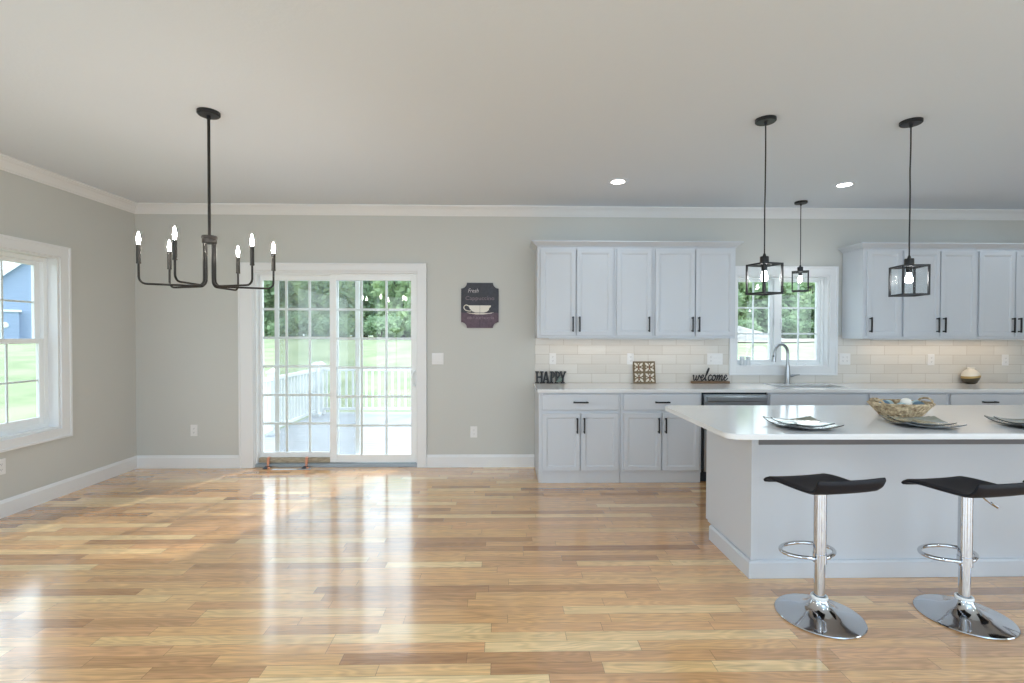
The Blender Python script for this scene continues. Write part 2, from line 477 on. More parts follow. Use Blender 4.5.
def bez(P, n=10):
    """smooth curve through the points (Catmull-Rom)"""
    P = [Vector(p) for p in P]
    out = []
    for i in range(len(P) - 1):
        p0 = P[i - 1] if i else P[0] * 2 - P[1]
        p1, p2 = P[i], P[i + 1]
        p3 = P[i + 2] if i + 2 < len(P) else P[-1] * 2 - P[-2]
        for k in range(n):
            t = k / n
            out.append(0.5 * ((2 * p1) + (p2 - p0) * t + (2 * p0 - 5 * p1 + 4 * p2 - p3) * t * t + (3 * p1 - p0 - 3 * p2 + p3) * t ** 3))
    out.append(P[-1])
    return out

def sphere(bm, c, r, u=20, v=12, s=(1, 1, 1), mi=0):
    o = bmesh.ops.create_uvsphere(bm, u_segments=u, v_segments=v, radius=r, matrix=Matrix.Translation(c) @ Matrix.Diagonal((*s, 1)))
    for f in {f for w in o['verts'] for f in w.link_faces}: f.material_index = mi

def sweep(bm, prof, path):
    """sweep a (depth from wall, height) profile along a plan path; the room lies to the right of the path; mitred corners"""
    P = [Vector((p[0], p[1])) for p in path]
    n = len(P); rows = []
    for i in range(n):
        d1 = (P[i] - P[i - 1]).normalized() if i else None
        d2 = (P[i + 1] - P[i]).normalized() if i < n - 1 else None
        n1 = Vector((d1.y, -d1.x)) if d1 else None
        n2 = Vector((d2.y, -d2.x)) if d2 else None
        if n1 is None: m = n2
        elif n2 is None: m = n1
        else: m = (n1 + n2) / (1 + n1.dot(n2))
        rows.append([bm.verts.new((P[i].x + m.x * d, P[i].y + m.y * d, z)) for d, z in prof])
    k = len(prof)
    for a, b in zip(rows, rows[1:]):
        for j in range(k): bm.faces.new((a[j], b[j], b[(j + 1) % k], a[(j + 1) % k]))
    bm.faces.new(rows[0]); bm.faces.new(list(reversed(rows[-1])))

def wall(bm, axis, at, thick, u0, u1, z0, z1, holes):
    """wall sheet with rectangular openings; axis 'y': lies in the plane y=at, u runs along x"""
    us = sorted({u0, u1} | {h[0] for h in holes} | {h[1] for h in holes})
    zs = sorted({z0, z1} | {h[2] for h in holes} | {h[3] for h in holes})
    V = {}
    def vert(u, z):
        if (u, z) not in V: V[(u, z)] = bm.verts.new((u, at, z) if axis == 'y' else (at, u, z))
        return V[(u, z)]
    fs = []
    for a, b in zip(us, us[1:]):
        for c, d in zip(zs, zs[1:]):
            um, zm = (a + b) / 2, (c + d) / 2
            if any(h[0] < um < h[1] and h[2] < zm < h[3] for h in holes): continue
            fs.append(bm.faces.new((vert(a, c), vert(b, c), vert(b, d), vert(a, d))))
    r = bmesh.ops.extrude_face_region(bm, geom=fs)
    off = Vector((0, thick, 0)) if axis == 'y' else Vector((thick, 0, 0))
    bmesh.ops.translate(bm, vec=off, verts=[g for g in r['geom'] if isinstance(g, bmesh.types.BMVert)])

def frame_rect(bm, x0, x1, z0, z1, w, y0, y1, bev=0.0, wb=None, wt=None):
    """rectangular frame of four boards in a plane facing y; w: width of the boards"""
    wb = w if wb is None else wb; wt = w if wt is None else wt
    box(bm, (x0, y0, z0), (x0 + w, y1, z1), bev); box(bm, (x1 - w, y0, z0), (x1, y1, z1), bev)
    if wt: box(bm, (x0 + w, y0, z1 - wt), (x1 - w, y1, z1), bev)
    if wb: box(bm, (x0 + w, y0, z0), (x1 - w, y1, z0 + wb), bev)

def light(name, kind, loc, power, color, parent=None, size=0.1, rot=None, size_y=None):
    d = bpy.data.lights.new(name, kind)
    d.energy = power; d.color = color
    if kind == 'AREA':
        d.size = size
        if size_y: d.shape = 'RECTANGLE'; d.size_y = size_y
        else: d.shape = 'DISK'
    else: d.shadow_soft_size = size
    o = bpy.data.objects.new(name, d); COL.objects.link(o)
    o.location = loc
    if rot: o.rotation_euler = rot
    if parent: o.parent = parent
    return o

# ------------------------------------------------------------------ room shell
XL, XR, YR = -3.90, 6.40, -7.90
DX0, DX1, DZ = -2.66, -0.905, 2.115           # sliding door opening
KX0, KX1, KZ0, KZ1 = 2.565, 3.595, 1.092, 2.09     # kitchen window opening
LY0, LY1, LZ0, LZ1 = -1.905, -0.907, 0.604, 2.112   # left window opening (y range)
T = 0.15

bm = NB(); box(bm, (XL - T, YR - T, -0.12), (XR + T, T, 0.0)); struct('floor', bm, M['floor'])
bm = NB(); box(bm, (XL - T, YR - T, HC), (XR + T, T, HC + 0.15)); struct('ceiling', bm, M['ceiling'])
bm = NB(); wall(bm, 'y', 0.0, T, XL - T, XR + T, 0, HC, [(DX0, DX1, 0, DZ), (KX0, KX1, KZ0, KZ1)]); struct('wall_back', bm, M['wall'])
bm = NB(); wall(bm, 'x', XL, -T, YR, 0.0, 0, HC, [(LY0, LY1, LZ0, LZ1), (-7.6, -4.0, 0.30, 2.35)]); struct('wall_left', bm, M['wall'])  # the second opening is unseen, added to let in more daylight
bm = NB(); wall(bm, 'x', XR, T, YR, 0.0, 0, HC, [(-7.5, -4.0, 0.3, 2.35)]); struct('wall_right', bm, M['wall'])  # unseen opening added to light the left wall
bm = NB(); wall(bm, 'y', YR, -T, XL - T, XR + T, 0, HC, [(-3.4, 0.6, 0.05, 2.45), (1.6, 5.6, 0.05, 2.45)]); struct('wall_rear', bm, M['wall'])  # unseen; wide openings added and wall set close to brighten the room

room = [(XL, YR), (XL, 0), (XR, 0), (XR, YR)]
crown = [(0.0, HC), (0.0, HC - 0.098), (0.010, HC - 0.098), (0.014, HC - 0.088), (0.020, HC - 0.084), (0.034, HC - 0.062),
         (0.054, HC - 0.036), (0.070, HC - 0.026), (0.074, HC - 0.020), (0.086, HC - 0.016), (0.086, HC)]
bm = NB(); sweep(bm, crown, room); struct('trim_1', bm, M['trim'])
base = [(0.0, 0.0), (0.0, 0.136), (0.006, 0.136), (0.009, 0.128), (0.013, 0.116), (0.016, 0.112), (0.016, 0.0)]
bm = NB(); sweep(bm, base, [(XL, YR), (XL, 0.0), (DX0 - 0.147, 0.0)]); struct('baseboard_left', bm, M['trim'])
bm = NB(); sweep(bm, base, [(DX1 + 0.098, 0.0), (0.360, 0.0)]); struct('baseboard_back', bm, M['trim'])
bm = NB(); sweep(bm, base, [(XR, -0.75), (XR, YR)]); struct('baseboard_right', bm, M['trim'])

def casing_profile_frame(bm, x0, x1, z0, z1, wl, wr, wt, wb=0.0):
    """flat casing with a raised outer back band and inner bead, around an opening in the plane y=0 (projects to -y)"""
    t = 0.018
    def ring(ol, orr, ot, ob, il, ir, it, ib, dep):
        X0, X1, Z0, Z1 = x0 - ol, x1 + orr, z0 - ob, z1 + ot
        a0, a1, c0, c1 = x0 - il, x1 + ir, z0 - ib, z1 + it
        box(bm, (X0, -dep, Z0), (a0, 0, Z1), 0.002); box(bm, (a1, -dep, Z0), (X1, 0, Z1), 0.002)
        box(bm, (a0, -dep, c1), (a1, 0, Z1), 0.002)
        if wb: box(bm, (a0, -dep, Z0), (a1, 0, c0), 0.002)
    ring(wl, wr, wt, wb, 0, 0, 0, 0, t)
    k = 0.018
    ring(wl + 0.0, wr + 0.0, wt, wb, wl - k, wr - k, wt - k, (wb - k) if wb else 0, t + 0.010)

# ------------------------------------------------------------------ door_1: the sliding patio door
d1 = thing('door_1', None, None, (0, 0, 0)); d1['kind'] = 'structure'
bm = NB(); casing_profile_frame(bm, DX0, DX1, 0.0, DZ, 0.147, 0.098, 0.085); link('casing', bm, M['trim'], d1)
bm = NB()
box(bm, (DX0 + 0.0005, 0.0, 0.0), (DX0 + 0.006, 0.15, DZ)); box(bm, (DX1 - 0.006, 0.0, 0.0), (DX1 - 0.0005, 0.15, DZ)); box(bm, (DX0 + .006, 0.0, DZ - 0.02), (DX1 - .006, 0.15, DZ - 0.0005))
link('jamb', bm, M['trim'], d1)
FX0, FX1, FZ = DX0 + 0.006, DX1 - 0.006, DZ - 0.02
bm = NB(); frame_rect(bm, FX0, FX1, 0.004, FZ, 0.016, 0.035, 0.15, 0.003, wb=0.03); link('door_frame', bm, M['vinyl'], d1)
bm = NB(); box(bm, (FX0, 0.012, 0.0), (FX1, 0.034, 0.030), 0.003); box(bm, (FX0, 0.034, 0.030), (FX1, 0.06, 0.036), 0.001); link('track', bm, M['track'], d1)

def glazed_panel(parent, name, x0, x1, z0, z1, y0, y1, sl, sr, rt, rb, cols, rows, bar, mat, glass=True, gy=None):
    bm = NB()
    box(bm, (x0, y0, z0), (x0 + sl, y1, z1), 0.004); box(bm, (x1 - sr, y0, z0), (x1, y1, z1), 0.004)
    box(bm, (x0 + sl, y0, z1 - rt), (x1 - sr, y1, z1), 0.004); box(bm, (x0 + sl, y0, z0), (x1 - sr, y1, z0 + rb), 0.004)
    p = link(name, bm, mat, parent)
    gx0, gx1, gz0, gz1 = x0 + sl, x1 - sr, z0 + rb, z1 - rt
    ym = (y0 + y1) / 2 if gy is None else gy
    bm = NB()
    for k in range(1, cols):
        x = gx0 + (gx1 - gx0) * k / cols
        box(bm, (x - bar / 2, ym - 0.006, gz0), (x + bar / 2, ym + 0.006, gz1), 0.002)
    for k in range(1, rows):
        z = gz0 + (gz1 - gz0) * k / rows
        box(bm, (gx0, ym - 0.0055, z - bar / 2), (gx1, ym + 0.0055, z + bar / 2), 0.002)
    link('grille', bm, mat, p)
    if glass:
        bm = NB(); box(bm, (gx0 - 0.003, ym - 0.010, gz0 - 0.003), (gx1 + 0.003, ym - 0.008, gz1 + 0.003)); link('glass_pane', bm, M['glass'], p)
    return p
# outer fixed panel on the left, inner sliding panel on the right
glazed_panel(d1, 'fixed_panel', -2.637, -1.79, 0.088, FZ - 0.015, 0.098, 0.132, 0.030, 0.06, 0.055, 0.055, 3, 6, 0.026, M['vinyl'])
sp_ = glazed_panel(d1, 'sliding_panel', -1.865, -0.928, 0.040, FZ - 0.010, 0.052, 0.088, 0.072, 0.058, 0.062, 0.085, 3, 6, 0.026, M['vinyl'])
bm = NB(); box(bm, (-2.635, 0.060, 0.037), (-1.866, 0.128, 0.0875), 0.003); link('sill_strip', bm, M['sill'], d1)
bm = NB()
tube(bm, bez([(-0.945, 0.051, 1.035), (-0.948, 0.022, 1.028), (-0.962, 0.010, 1.0), (-0.966, 0.008, 0.955), (-0.962, 0.010, 0.91), (-0.948, 0.022, 0.882), (-0.945, 0.051, 0.875)], 6), 0.010, 8)
box(bm, (-0.955, 0.0495, 0.86), (-0.930, 0.056, 1.05), 0.003)
tag(link('handle', bm, M['vinyl'], sp_, smooth=True), 'white loop pull handle')
# sliding insect screen on the outside
bm = NB(); frame_rect(bm, -2.495, -1.565, 0.045, FZ - 0.024, 0.048, 0.1345, 0.148, 0.002)
sc_ = link('insect_screen', bm, M['vinyl'], d1)
bm = NB(); box(bm, (-2.448, 0.140, 0.094), (-1.612, 0.1405, FZ - 0.075)); link('mesh', bm, M['screen'], sc_)

# ------------------------------------------------------------------ window_1: double-hung window in the left wall (built in y, turned)
w1 = thing('window_1', None, None, (XL, 0, 0), PI / 2); w1['kind'] = 'structure'
# local x runs along world +y, local -y points into the room (+x)
bm = NB(); casing_profile_frame(bm, LY0, LY1, LZ0, LZ1, 0.097, 0.097, 0.095, 0.090); link('casing', bm, M['trim'], w1)
bm = NB(); frame_rect(bm, LY0 + .0005, LY1 - .0005, LZ0 + .0005, LZ1 - .0005, 0.016, 0.0, 0.15, 0.0); link('jamb', bm, M['trim'], w1)
bm = NB(); frame_rect(bm, LY0 + 0.016, LY1 - 0.016, LZ0 + 0.016, LZ1 - 0.016, 0.036, 0.085, 0.149, 0.003); link('window_frame', bm, M['vinyl'], w1)
zmid = 1.375
glazed_panel(w1, 'upper_sash', LY0 + .052, LY1 - .052, zmid - 0.02, LZ1 - .052, 0.118, 0.146, 0.05, 0.05, 0.035, 0.035, 3, 2, 0.016, M['vinyl'])
ls = glazed_panel(w1, 'lower_sash', LY0 + .052, LY1 - .052, LZ0 + .052, zmid + 0.02, 0.088, 0.117, 0.045, 0.045, 0.042, 0.060, 3, 2, 0.016, M['vinyl'])
bm = NB(); box(bm, (-1.44, 0.100, zmid + 0.0205), (-1.37, 0.117, zmid + 0.032), 0.003); box(bm, (-1.41, 0.090, zmid + 0.025), (-1.40, 0.11, zmid + 0.04), 0.003); link('sash_lock', bm, M['vinyl'], ls)

# ------------------------------------------------------------------ window_2: twin casement over the sink
w2 = thing('window_2', None, None, (0, 0, 0)); w2['kind'] = 'structure'
bm = NB(); casing_profile_frame(bm, KX0, KX1, KZ0, KZ1, 0.080, 0.086, 0.100, 0.092); link('casing', bm, M['trim'], w2)
bm = NB(); frame_rect(bm, KX0 + .0005, KX1 - .0005, KZ0 + .0005, KZ1 - .0005, 0.014, 0.0, 0.15, 0.0); link('jamb', bm, M['trim'], w2)
bm = NB(); frame_rect(bm, KX0 + 0.014, KX1 - 0.014, KZ0 + 0.014, KZ1 - 0.014, 0.024, 0.070, 0.149, 0.003)
xm = 3.06
box(bm, (xm - 0.035, 0.068, KZ0 + 0.038), (xm + 0.035, 0.149, KZ1 - 0.038), 0.003)
link('window_frame', bm, M['vinyl'], w2)
for a, b in ((KX0 + 0.038, xm - 0.035), (xm + 0.035, KX1 - 0.038)):
    s = glazed_panel(w2, 'casement_sash', a, b, KZ0 + 0.038, KZ1 - 0.038, 0.092, 0.135, 0.028, 0.034, 0.022, 0.036, 2, 3, 0.018, M['vinyl'])
    c = (a + b) / 2
    bm = NB(); box(bm, (c - 0.05, 0.058, KZ0 + 0.0145), (c + 0.05, 0.0695, KZ0 + 0.040), 0.005); tube(bm, [(c, 0.06, KZ0 + 0.034), (c + 0.035, 0.050, KZ0 + 0.032), (c + 0.055, 0.048, KZ0 + 0.028)], 0.006, 8)
    link('crank', bm, M['vinyl'], s)
    bm = NB(); lx = b - 0.02 if a < 3 else a + 0.02
    box(bm, (lx - 0.008, 0.080, 1.50), (lx + 0.008, 0.0915, 1.62), 0.004); link('lock_lever', bm, M['vinyl'], s)

# ------------------------------------------------------------------ tiled backsplash
bm = NB()
for a in ((0.364, 2.486, 0.9145, 1.441), (2.4865, 3.6855, 0.9145, 0.999), (3.686, 6.39, 0.9145, 1.441)):
    box(bm, (a[0], -0.008, a[2]), (a[1], -0.0002, a[3]))
struct('trim_2', bm, M['tile'])

# ------------------------------------------------------------------ outdoors: lawn, deck, dirt
def ground(x, y):
    r = math.hypot(max(y, 0), max(-4 - x, 0, ))
    return -0.6 + 1.8 * (1 - math.exp(-max(r - 4.5, 0) / 9))
bm = NB()
nx, ny = 60, 40
G = [[None] * (ny + 1) for _ in range(nx + 1)]
for i in range(nx + 1):
    for j in range(ny + 1):
        x = -90 + 170 * i / nx; y = -14 + 94 * (j / ny) ** 1.3
        G[i][j] = bm.verts.new((x, y, ground(x, y)))
for i in range(nx):
    for j in range(ny):
        bm.faces.new((G[i][j], G[i + 1][j], G[i + 1][j + 1], G[i][j + 1]))
struct('lawn', bm, M['grass'], smooth=True)
bm = NB()
P = []
for i in range(25):
    x = 6 + 34 * i / 24
    P.append([bm.verts.new((x, y_, ground(x, y_) + 0.06)) for y_ in (24.0 + 1.0 * math.sin(i * .7), 27, 30, 33)])
for a, b in zip(P, P[1:]):
    for k in range(3): bm.faces.new((a[k], b[k], b[k + 1], a[k + 1]))
struct('dirt_strip', bm, M['dirt'])
bm = NB()
yy = 0.16; k = 0
while yy < 4.25:
    box(bm, (-3.55, yy, -0.115), (2.2, yy + 0.136, -0.085), 0.003); yy += 0.14
box(bm, (-3.55, 0.16, -0.35), (2.2, 4.25, -0.116))
struct('deck', bm, M['deck'])

def railing(name, label, a, b, posts, lab_cat='railing'):
    a, b = Vector(a), Vector(b)
    L = (b - a).length; d = (b - a) / L
    t = thing(name, label, lab_cat, (a.x, a.y, -0.085), math.atan2(d.y, d.x))
    for p in posts:
        q = NB(); box(q, (p - 0.055, -0.055, 0.0), (p + 0.055, 0.055, 0.94), 0.004); po = link('post', q, M['outtrim'], t)
        q = NB(); box(q, (p - 0.075, -0.075, 0.94), (p + 0.075, 0.075, 0.965), 0.004)
        lathe(q, [(0.085, 0.965), (0.0, 1.02)], 4, (p, 0, 0)); bmesh.ops.rotate(q, verts=[v for v in q.verts if v.co.z > 0.9651 or len(v.link_faces) == 2], cent=(p, 0, 0), matrix=Matrix.Rotation(PI / 4, 3, 'Z'))
        link('post_cap', q, M['outtrim'], po)
        q = NB(); box(q, (p - 0.08, -0.08, 0.0005), (p + 0.08, 0.08, 0.06), 0.012); link('post_skirt', q, M['outtrim'], po)
    ps = sorted(posts)
    q = NB()
    for u, v in zip(ps, ps[1:]): box(q, (u + 0.0555, -0.035, 0.83), (v - 0.0555, 0.035, 0.885), 0.006)
    link('top_rail', q, M['outtrim'], t)
    q = NB()
    for u, v in zip(ps, ps[1:]): box(q, (u + 0.0555, -0.025, 0.08), (v - 0.0555, 0.025, 0.13), 0.006)
    link('bottom_rail', q, M['outtrim'], t)
    for u, v in zip(ps, ps[1:]):
        n = int((v - u - 0.11) / 0.118)
        for k in range(n):
            x = u + 0.055 + (v - u - 0.11) * (k + 0.5) / n
            q = NB(); box(q, (x - 0.018, -0.018, 0.1305), (x + 0.018, 0.018, 0.8295), 0.003); link('baluster', q, M['outtrim'], t)
    return t
railing('deck_railing', 'white deck railing running along the far edge of the deck', (-3.44, 4.10), (2.1, 4.10), [0.0, 1.85, 3.7, 5.5])
railing('deck_railing', 'white deck railing running along the side of the deck towards the lawn', (-3.44, 0.30), (-3.44, 3.95), [0.0, 1.85, 3.56])

def foliage(bm, rnd, blobs, n, size):
    tot = sum(b[3] ** 2 for b in blobs)
    for cx, cy, cz, r, sz in blobs:
        for _ in range(int(n * r * r / tot)):
            v = Vector((rnd.gauss(0, 1), rnd.gauss(0, 1), rnd.gauss(0, 1))).normalized() * r * (0.55 + 0.5 * rnd.random())
            p = Vector((cx + v.x, cy + v.y, cz + v.z * sz))
            a = Vector((rnd.gauss(0, 1), rnd.gauss(0, 1), rnd.gauss(0, 1))).normalized()
            b = a.orthogonal().normalized()
            s = size * (0.6 + 0.8 * rnd.random())
            m_ = p + a * s * 0.5
            bm.faces.new([bm.verts.new(q) for q in (p, m_ + b * s * 0.32, p + a * s, m_ - b * s * 0.32)])

def tree(x, y, h, w, label, seed, mat, crown_base=0.18, leaves=12000):
    rnd = random.Random(seed)
    z = ground(x, y)
    t = thing('tree', label, 'tree', (x, y, z), 0, 'trees beyond the lawn')
    bm = NB(); tube(bm, bez([(0, 0, -0.1), (0.08, 0.05, h * .3), (-0.05, 0.1, h * .6), (0.02, 0, h * .85)], 5), [0.22 - 0.19 * i / 15 for i in range(16)], 8)
    for k in range(6):
        a = rnd.random() * 2 * PI; zz = h * (0.25 + 0.09 * k)
        tube(bm, [(0, 0, zz), (math.cos(a) * w * .25, math.sin(a) * w * .25, zz + h * .08), (math.cos(a) * w * .42, math.sin(a) * w * .42, zz + h * .15)], [0.08, 0.05, 0.02], 6)
    link('trunk', bm, M['bark'], t)
    blobs = []
    for k in range(16):
        f = rnd.random()
        zz = h * (crown_base + (1 - crown_base) * f * 0.93)
        rr = w * 0.5 * (0.35 + 0.65 * math.sin(PI * (0.12 + 0.8 * f)))
        a = rnd.random() * 2 * PI
        d = rr * (0.2 + 0.5 * rnd.random())
        blobs.append((math.cos(a) * d, math.sin(a) * d, zz, rr * 0.6, 0.8))
    for k in range(5):
        a = 2 * PI * k / 5 + seed; blobs.append((math.cos(a) * w * .24, math.sin(a) * w * .24, h * (0.10 + .05 * (k % 2)), w * .24, 0.9)); blobs.append((math.cos(a + .6) * w * .20, math.sin(a + .6) * w * .20, h * (0.32 + .10 * (k % 3)), w * .27, 0.9))
    bm = NB(); foliage(bm, rnd, blobs, leaves, 0.50)
    link('foliage', bm, mat, t)
    return t
def bush(x, y, h, w, label, seed):
    rnd = random.Random(seed); z = ground(x, y)
    t = thing('bush', label, 'bush', (x, y, z), 0, 'bushes under the trees')
    bm = NB()
    for k in range(7):
        a = rnd.random() * 6.28; tube(bm, [(0, 0, -0.05), (math.cos(a) * w * .2, math.sin(a) * w * .2, h * .5)], [0.03, 0.012], 5)
    link('stems', bm, M['bark'], t)
    bm = NB(); foliage(bm, rnd, [(rnd.uniform(-.4, .4) * w, rnd.uniform(-.3, .3) * w, h * rnd.uniform(.3, .7), w * .3, h / w * .9) for _ in range(9)], 1500, 0.28)
    link('foliage', bm, M['leafdark'], t)
tl = ['leafy green tree at the far edge of the lawn, seen through the sliding door', 'leafy tree at the far edge of the lawn, seen through the window over the sink']
for i, (x, y, h, w) in enumerate([(-20, 35, 9.5, 4.9), (-20.4, 43, 12, 5.2), (-14, 35, 10.5, 4.9), (-13.2, 43, 12, 5.2), (-8, 35, 10, 4.9), (-6, 43, 12, 5.2), (-2, 35, 10, 4.9)]):
    tree(x, y, h, w, tl[0], 10 + i, M['leaf'] if i % 3 else M['leafdark'], 0.08)
for i, (x, y, h, w) in enumerate([(18.4, 38, 7.6, 4.7), (24.2, 45, 9.0, 4.9), (24.4, 38, 5.4, 4.7), (32.0, 45, 6.6, 4.9), (30.2, 38, 6.2, 4.7)]):
    tree(x, y, h, w, tl[1], 40 + i, M['leaf'] if i % 2 else M['leafdark'], 0.05)
for i in range(9):
    bush(-22 + 3.3 * i, 30.6, 1.9, 2.1, 'dark green bush under the trees at the far edge of the lawn', 70 + i)

for i in range(4):
    bush(19.6 + 3.3 * i, 34.4, 1.7, 2.1, 'dark green bush under the trees beyond the dirt strip, seen through the sink window', 90 + i)

bm = NB(); rnd = random.Random(5)
prev = None
rings = []
for k in range(9):
    f = k / 8; r = 3.0 * (1 - f) ** 1.1 + 0.05
    rings.append([bm.verts.new((r * math.cos(2 * PI * j / 28) * 1.35 * (1 + .06 * rnd.random()), r * math.sin(2 * PI * j / 28) * (1 + .06 * rnd.random()), 1.35 * f ** 0.9 - 0.1 + .05 * rnd.random())) for j in range(28)])
for a, b in zip(rings, rings[1:]):
    for j in range(28): bm.faces.new((a[j], a[(j + 1) % 28], b[(j + 1) % 28], b[j]))
bm.faces.new(rings[-1])
o = link('gravel_pile', bm, M['gravel'], None, (15.6, 28.5, ground(15.6, 28.5)), smooth=True)
tag(o, 'grey gravel heap beyond the lawn, seen through the window over the sink', 'gravel pile')

bm = NB(); box(bm, (-9, -13.9, -0.5), (12, YR - 0.16, -0.05)); struct('bounce_slab', bm, M['bounce_slab'])  # unseen pale slab added to bounce light in through the rear

# neighbouring building seen through the left window
hx0, hy0 = -27.6, 22.3
zb = 0.85
nb = thing('neighbouring_house', 'blue sided building with a white sloping roof edge beyond the left window', 'building', (hx0, hy0, zb), R(43.8))
ex0, ex1, rx, rz, ez = -1.9, 7.1, 2.6, 6.25, 1.75
bm = NB(); prism(bm, [(ex0, 0), (ex1, 0), (ex1, ez), (rx, rz), (ex0, ez)], 'y', 0, 9); link('wall', bm, M['siding'], nb)
bm = NB()
prism(bm, [(ex0 - .3, ez - .30 + .001), (rx, rz + .001), (rx, rz + .16), (ex0 - .3, ez - .14)], 'y', -0.25, 9.3)
prism(bm, [(rx, rz + .001), (ex1 + .3, ez - .30 + .001), (ex1 + .3, ez - .14), (rx, rz + .16)], 'y', -0.25, 9.3)
link('roof', bm, M['roof'], nb)
bm = NB()
prism(bm, [(ex0 - .3, ez - .42), (rx, rz - .12), (rx, rz + .17), (ex0 - .3, ez - .13)], 'y', -0.29, -0.251)
prism(bm, [(rx, rz - .12), (ex1 + .3, ez - .42), (ex1 + .3, ez - .13), (rx, rz + .17)], 'y', -0.29, -0.251)
link('rake_board', bm, M['outtrim'], nb)
bm = NB(); box(bm, (-1.6, -0.45, 0.0), (0.82, -0.001, 1.78)); bay = link('bump_out', bm, M['siding'], nb)
bm = NB(); box(bm, (-1.7, -0.52, 1.781), (0.92, -0.001, 1.90), 0.01); link('bump_out_cap', bm, M['outtrim'], bay)
bm = NB(); lathe(bm, [(0, 0.0), (0.17, 0.0), (0.17, 0.03), (0.13, 0.08), (0, 0.08)], 20)
link('round_vent', bm, M['outtrim'], bay, (0.25, -0.451, 1.05), rot=(PI / 2, 0, 0), smooth=True)

# ------------------------------------------------------------------ cabinet building blocks
def shaker(bm, x0, x1, z0, z1, y_front, t=0.02, stile=0.056, slab=False, out=-1):
    """cabinet front facing -y: recessed centre panel with a small chamfer"""
    box(bm, (x0, y_front, z0), (x1, y_front + t, z1))
    if slab: return
    bm.faces.ensure_lookup_table()
    f = [f for f in bm.faces if f.normal.y < -0.9 or all(abs(v.co.y - y_front) < 1e-6 for v in f.verts)]
    f = [g for g in f if abs(g.calc_center_median().x - (x0 + x1) / 2) < 1e-4 and abs(g.calc_center_median().z - (z0 + z1) / 2) < 1e-4 and all(abs(v.co.y - y_front) < 1e-6 for v in g.verts)]
    bmesh.ops.recalc_face_normals(bm, faces=bm.faces[:])
    bmesh.ops.inset_region(bm, faces=f, thickness=stile, depth=0)
    bmesh.ops.inset_region(bm, faces=f, thickness=0.004, depth=-0.004)
    bmesh.ops.inset_region(bm, faces=f, thickness=0.010, depth=0)
    bmesh.ops.inset_region(bm, faces=f, thickness=0.003, depth=-0.005)

def soften(bm, off=0.002):
    es = [e for e in bm.edges if len(e.link_faces) == 2 and e.calc_face_angle(0) > 1.0]
    bmesh.ops.bevel(bm, geom=es, offset=off, segments=1, affect='EDGES')

def pull(parent, cx, cz, y_front, length, vertical=True):
    bm = NB(); h = length / 2
    yb = y_front - 0.030
    if vertical:
        box(bm, (cx - 0.007, yb - 0.006, cz - h), (cx + 0.007, yb + 0.006, cz + h), 0.003)
        for s in (-1, 1): box(bm, (cx - 0.007, yb, cz + s * (h - 0.012) - 0.007), (cx + 0.007, y_front - 0.0003, cz + s * (h - 0.012) + 0.007), 0.002)
    else:
        box(bm, (cx - h, yb - 0.006, cz - 0.007), (cx + h, yb + 0.006, cz + 0.007), 0.003)
        for s in (-1, 1): box(bm, (cx + s * (h - 0.012) - 0.007, yb, cz - 0.007), (cx + s * (h - 0.012) + 0.007, y_front - 0.0003, cz + 0.007), 0.002)
    return link('handle', bm, M['black'], parent)

def door(parent, x0, x1, z0, z1, y_front, hx=None, hz=None, hl=0.15):
    bm = NB(); shaker(bm, x0, x1, z0, z1, y_front); soften(bm)
    d = link('door', bm, M['cab'], parent)
    if hx is not None: tag(pull(d, hx, hz, y_front, hl), 'black bar pull')
    return d

def drawer(parent, x0, x1, z0, z1, y_front, hl=0.145, handle=True):
    bm = NB(); shaker(bm, x0, x1, z0, z1, y_front, slab=True); soften(bm, 0.003)
    d = link('drawer', bm, M['cab'], parent)
    if handle: tag(pull(d, (x0 + x1) / 2, (z0 + z1) / 2, y_front, hl, False), 'black bar pull')
    return d

YU = -0.32   # face of the upper boxes; doors stand 2 cm proud
def upper(label, x0, x1, doors, hside):
    w = x1 - x0
    t = thing('wall_cabinet', label, 'cabinet', (x0, 0, 1.403))
    bm = NB(); box(bm, (0.0005, YU, 0), (w - 0.0005, -0.010, 0.932), 0.0015); link('carcass', bm, M['cab'], t)
    for (a, b), s in zip(doors, hside):
        hx = (b - x0 - 0.028) if s == 'r' else (a - x0 + 0.028)
        door(t, a - x0, b - x0, 0.026, 0.906, YU - 0.021, hx, 0.143, 0.155)
    return t
upper('white double-door wall cabinet hanging above the HAPPY letters', 0.362, 1.152, [(0.395, 0.753), (0.765, 1.130)], 'rl')
upper('narrow white single-door wall cabinet above the square tile art', 1.153, 1.549, [(1.174, 1.530)], 'r')
upper('white double-door wall cabinet beside the window over the sink', 1.550, 2.402, [(1.570, 1.975), (1.986, 2.378)], 'rl')
upper('white single-door wall cabinet directly right of the sink window', 3.732, 4.130, [(3.766, 4.118)], 'l')
upper('white double-door wall cabinet partly behind the lantern pendant, second from the sink window', 4.131, 4.926, [(4.150, 4.525), (4.537, 4.910)], 'rl')
upper('white double-door wall cabinet cut off by the edge of the photo', 4.927, 5.730, [(4.945, 5.320), (5.332, 5.708)], 'rl')

cprof = [(0.0, 0.0), (0.0, 0.054), (0.056, 0.054), (0.056, 0.043), (0.046, 0.036), (0.030, 0.022), (0.014, 0.010), (0.009, 0.0)]
def cabinet_crown(label, x0, x1):
    bm = NB(); sweep(bm, [(d, z + 2.3355) for d, z in cprof], [(x0, -0.0105), (x0, YU), (x1, YU), (x1, -0.0105)])
    box(bm, (x0 + 0.001, YU + 0.001, 2.3355), (x1 - 0.001, -0.011, 2.36))
    o = link('cabinet_crown', bm, M['cab']); tag(o, label, 'moulding')
cabinet_crown('white crown moulding along the top of the wall cabinets left of the sink window', 0.3625, 2.4015)
cabinet_crown('white crown moulding along the top of the wall cabinets right of the sink window', 3.7325, 5.7295)
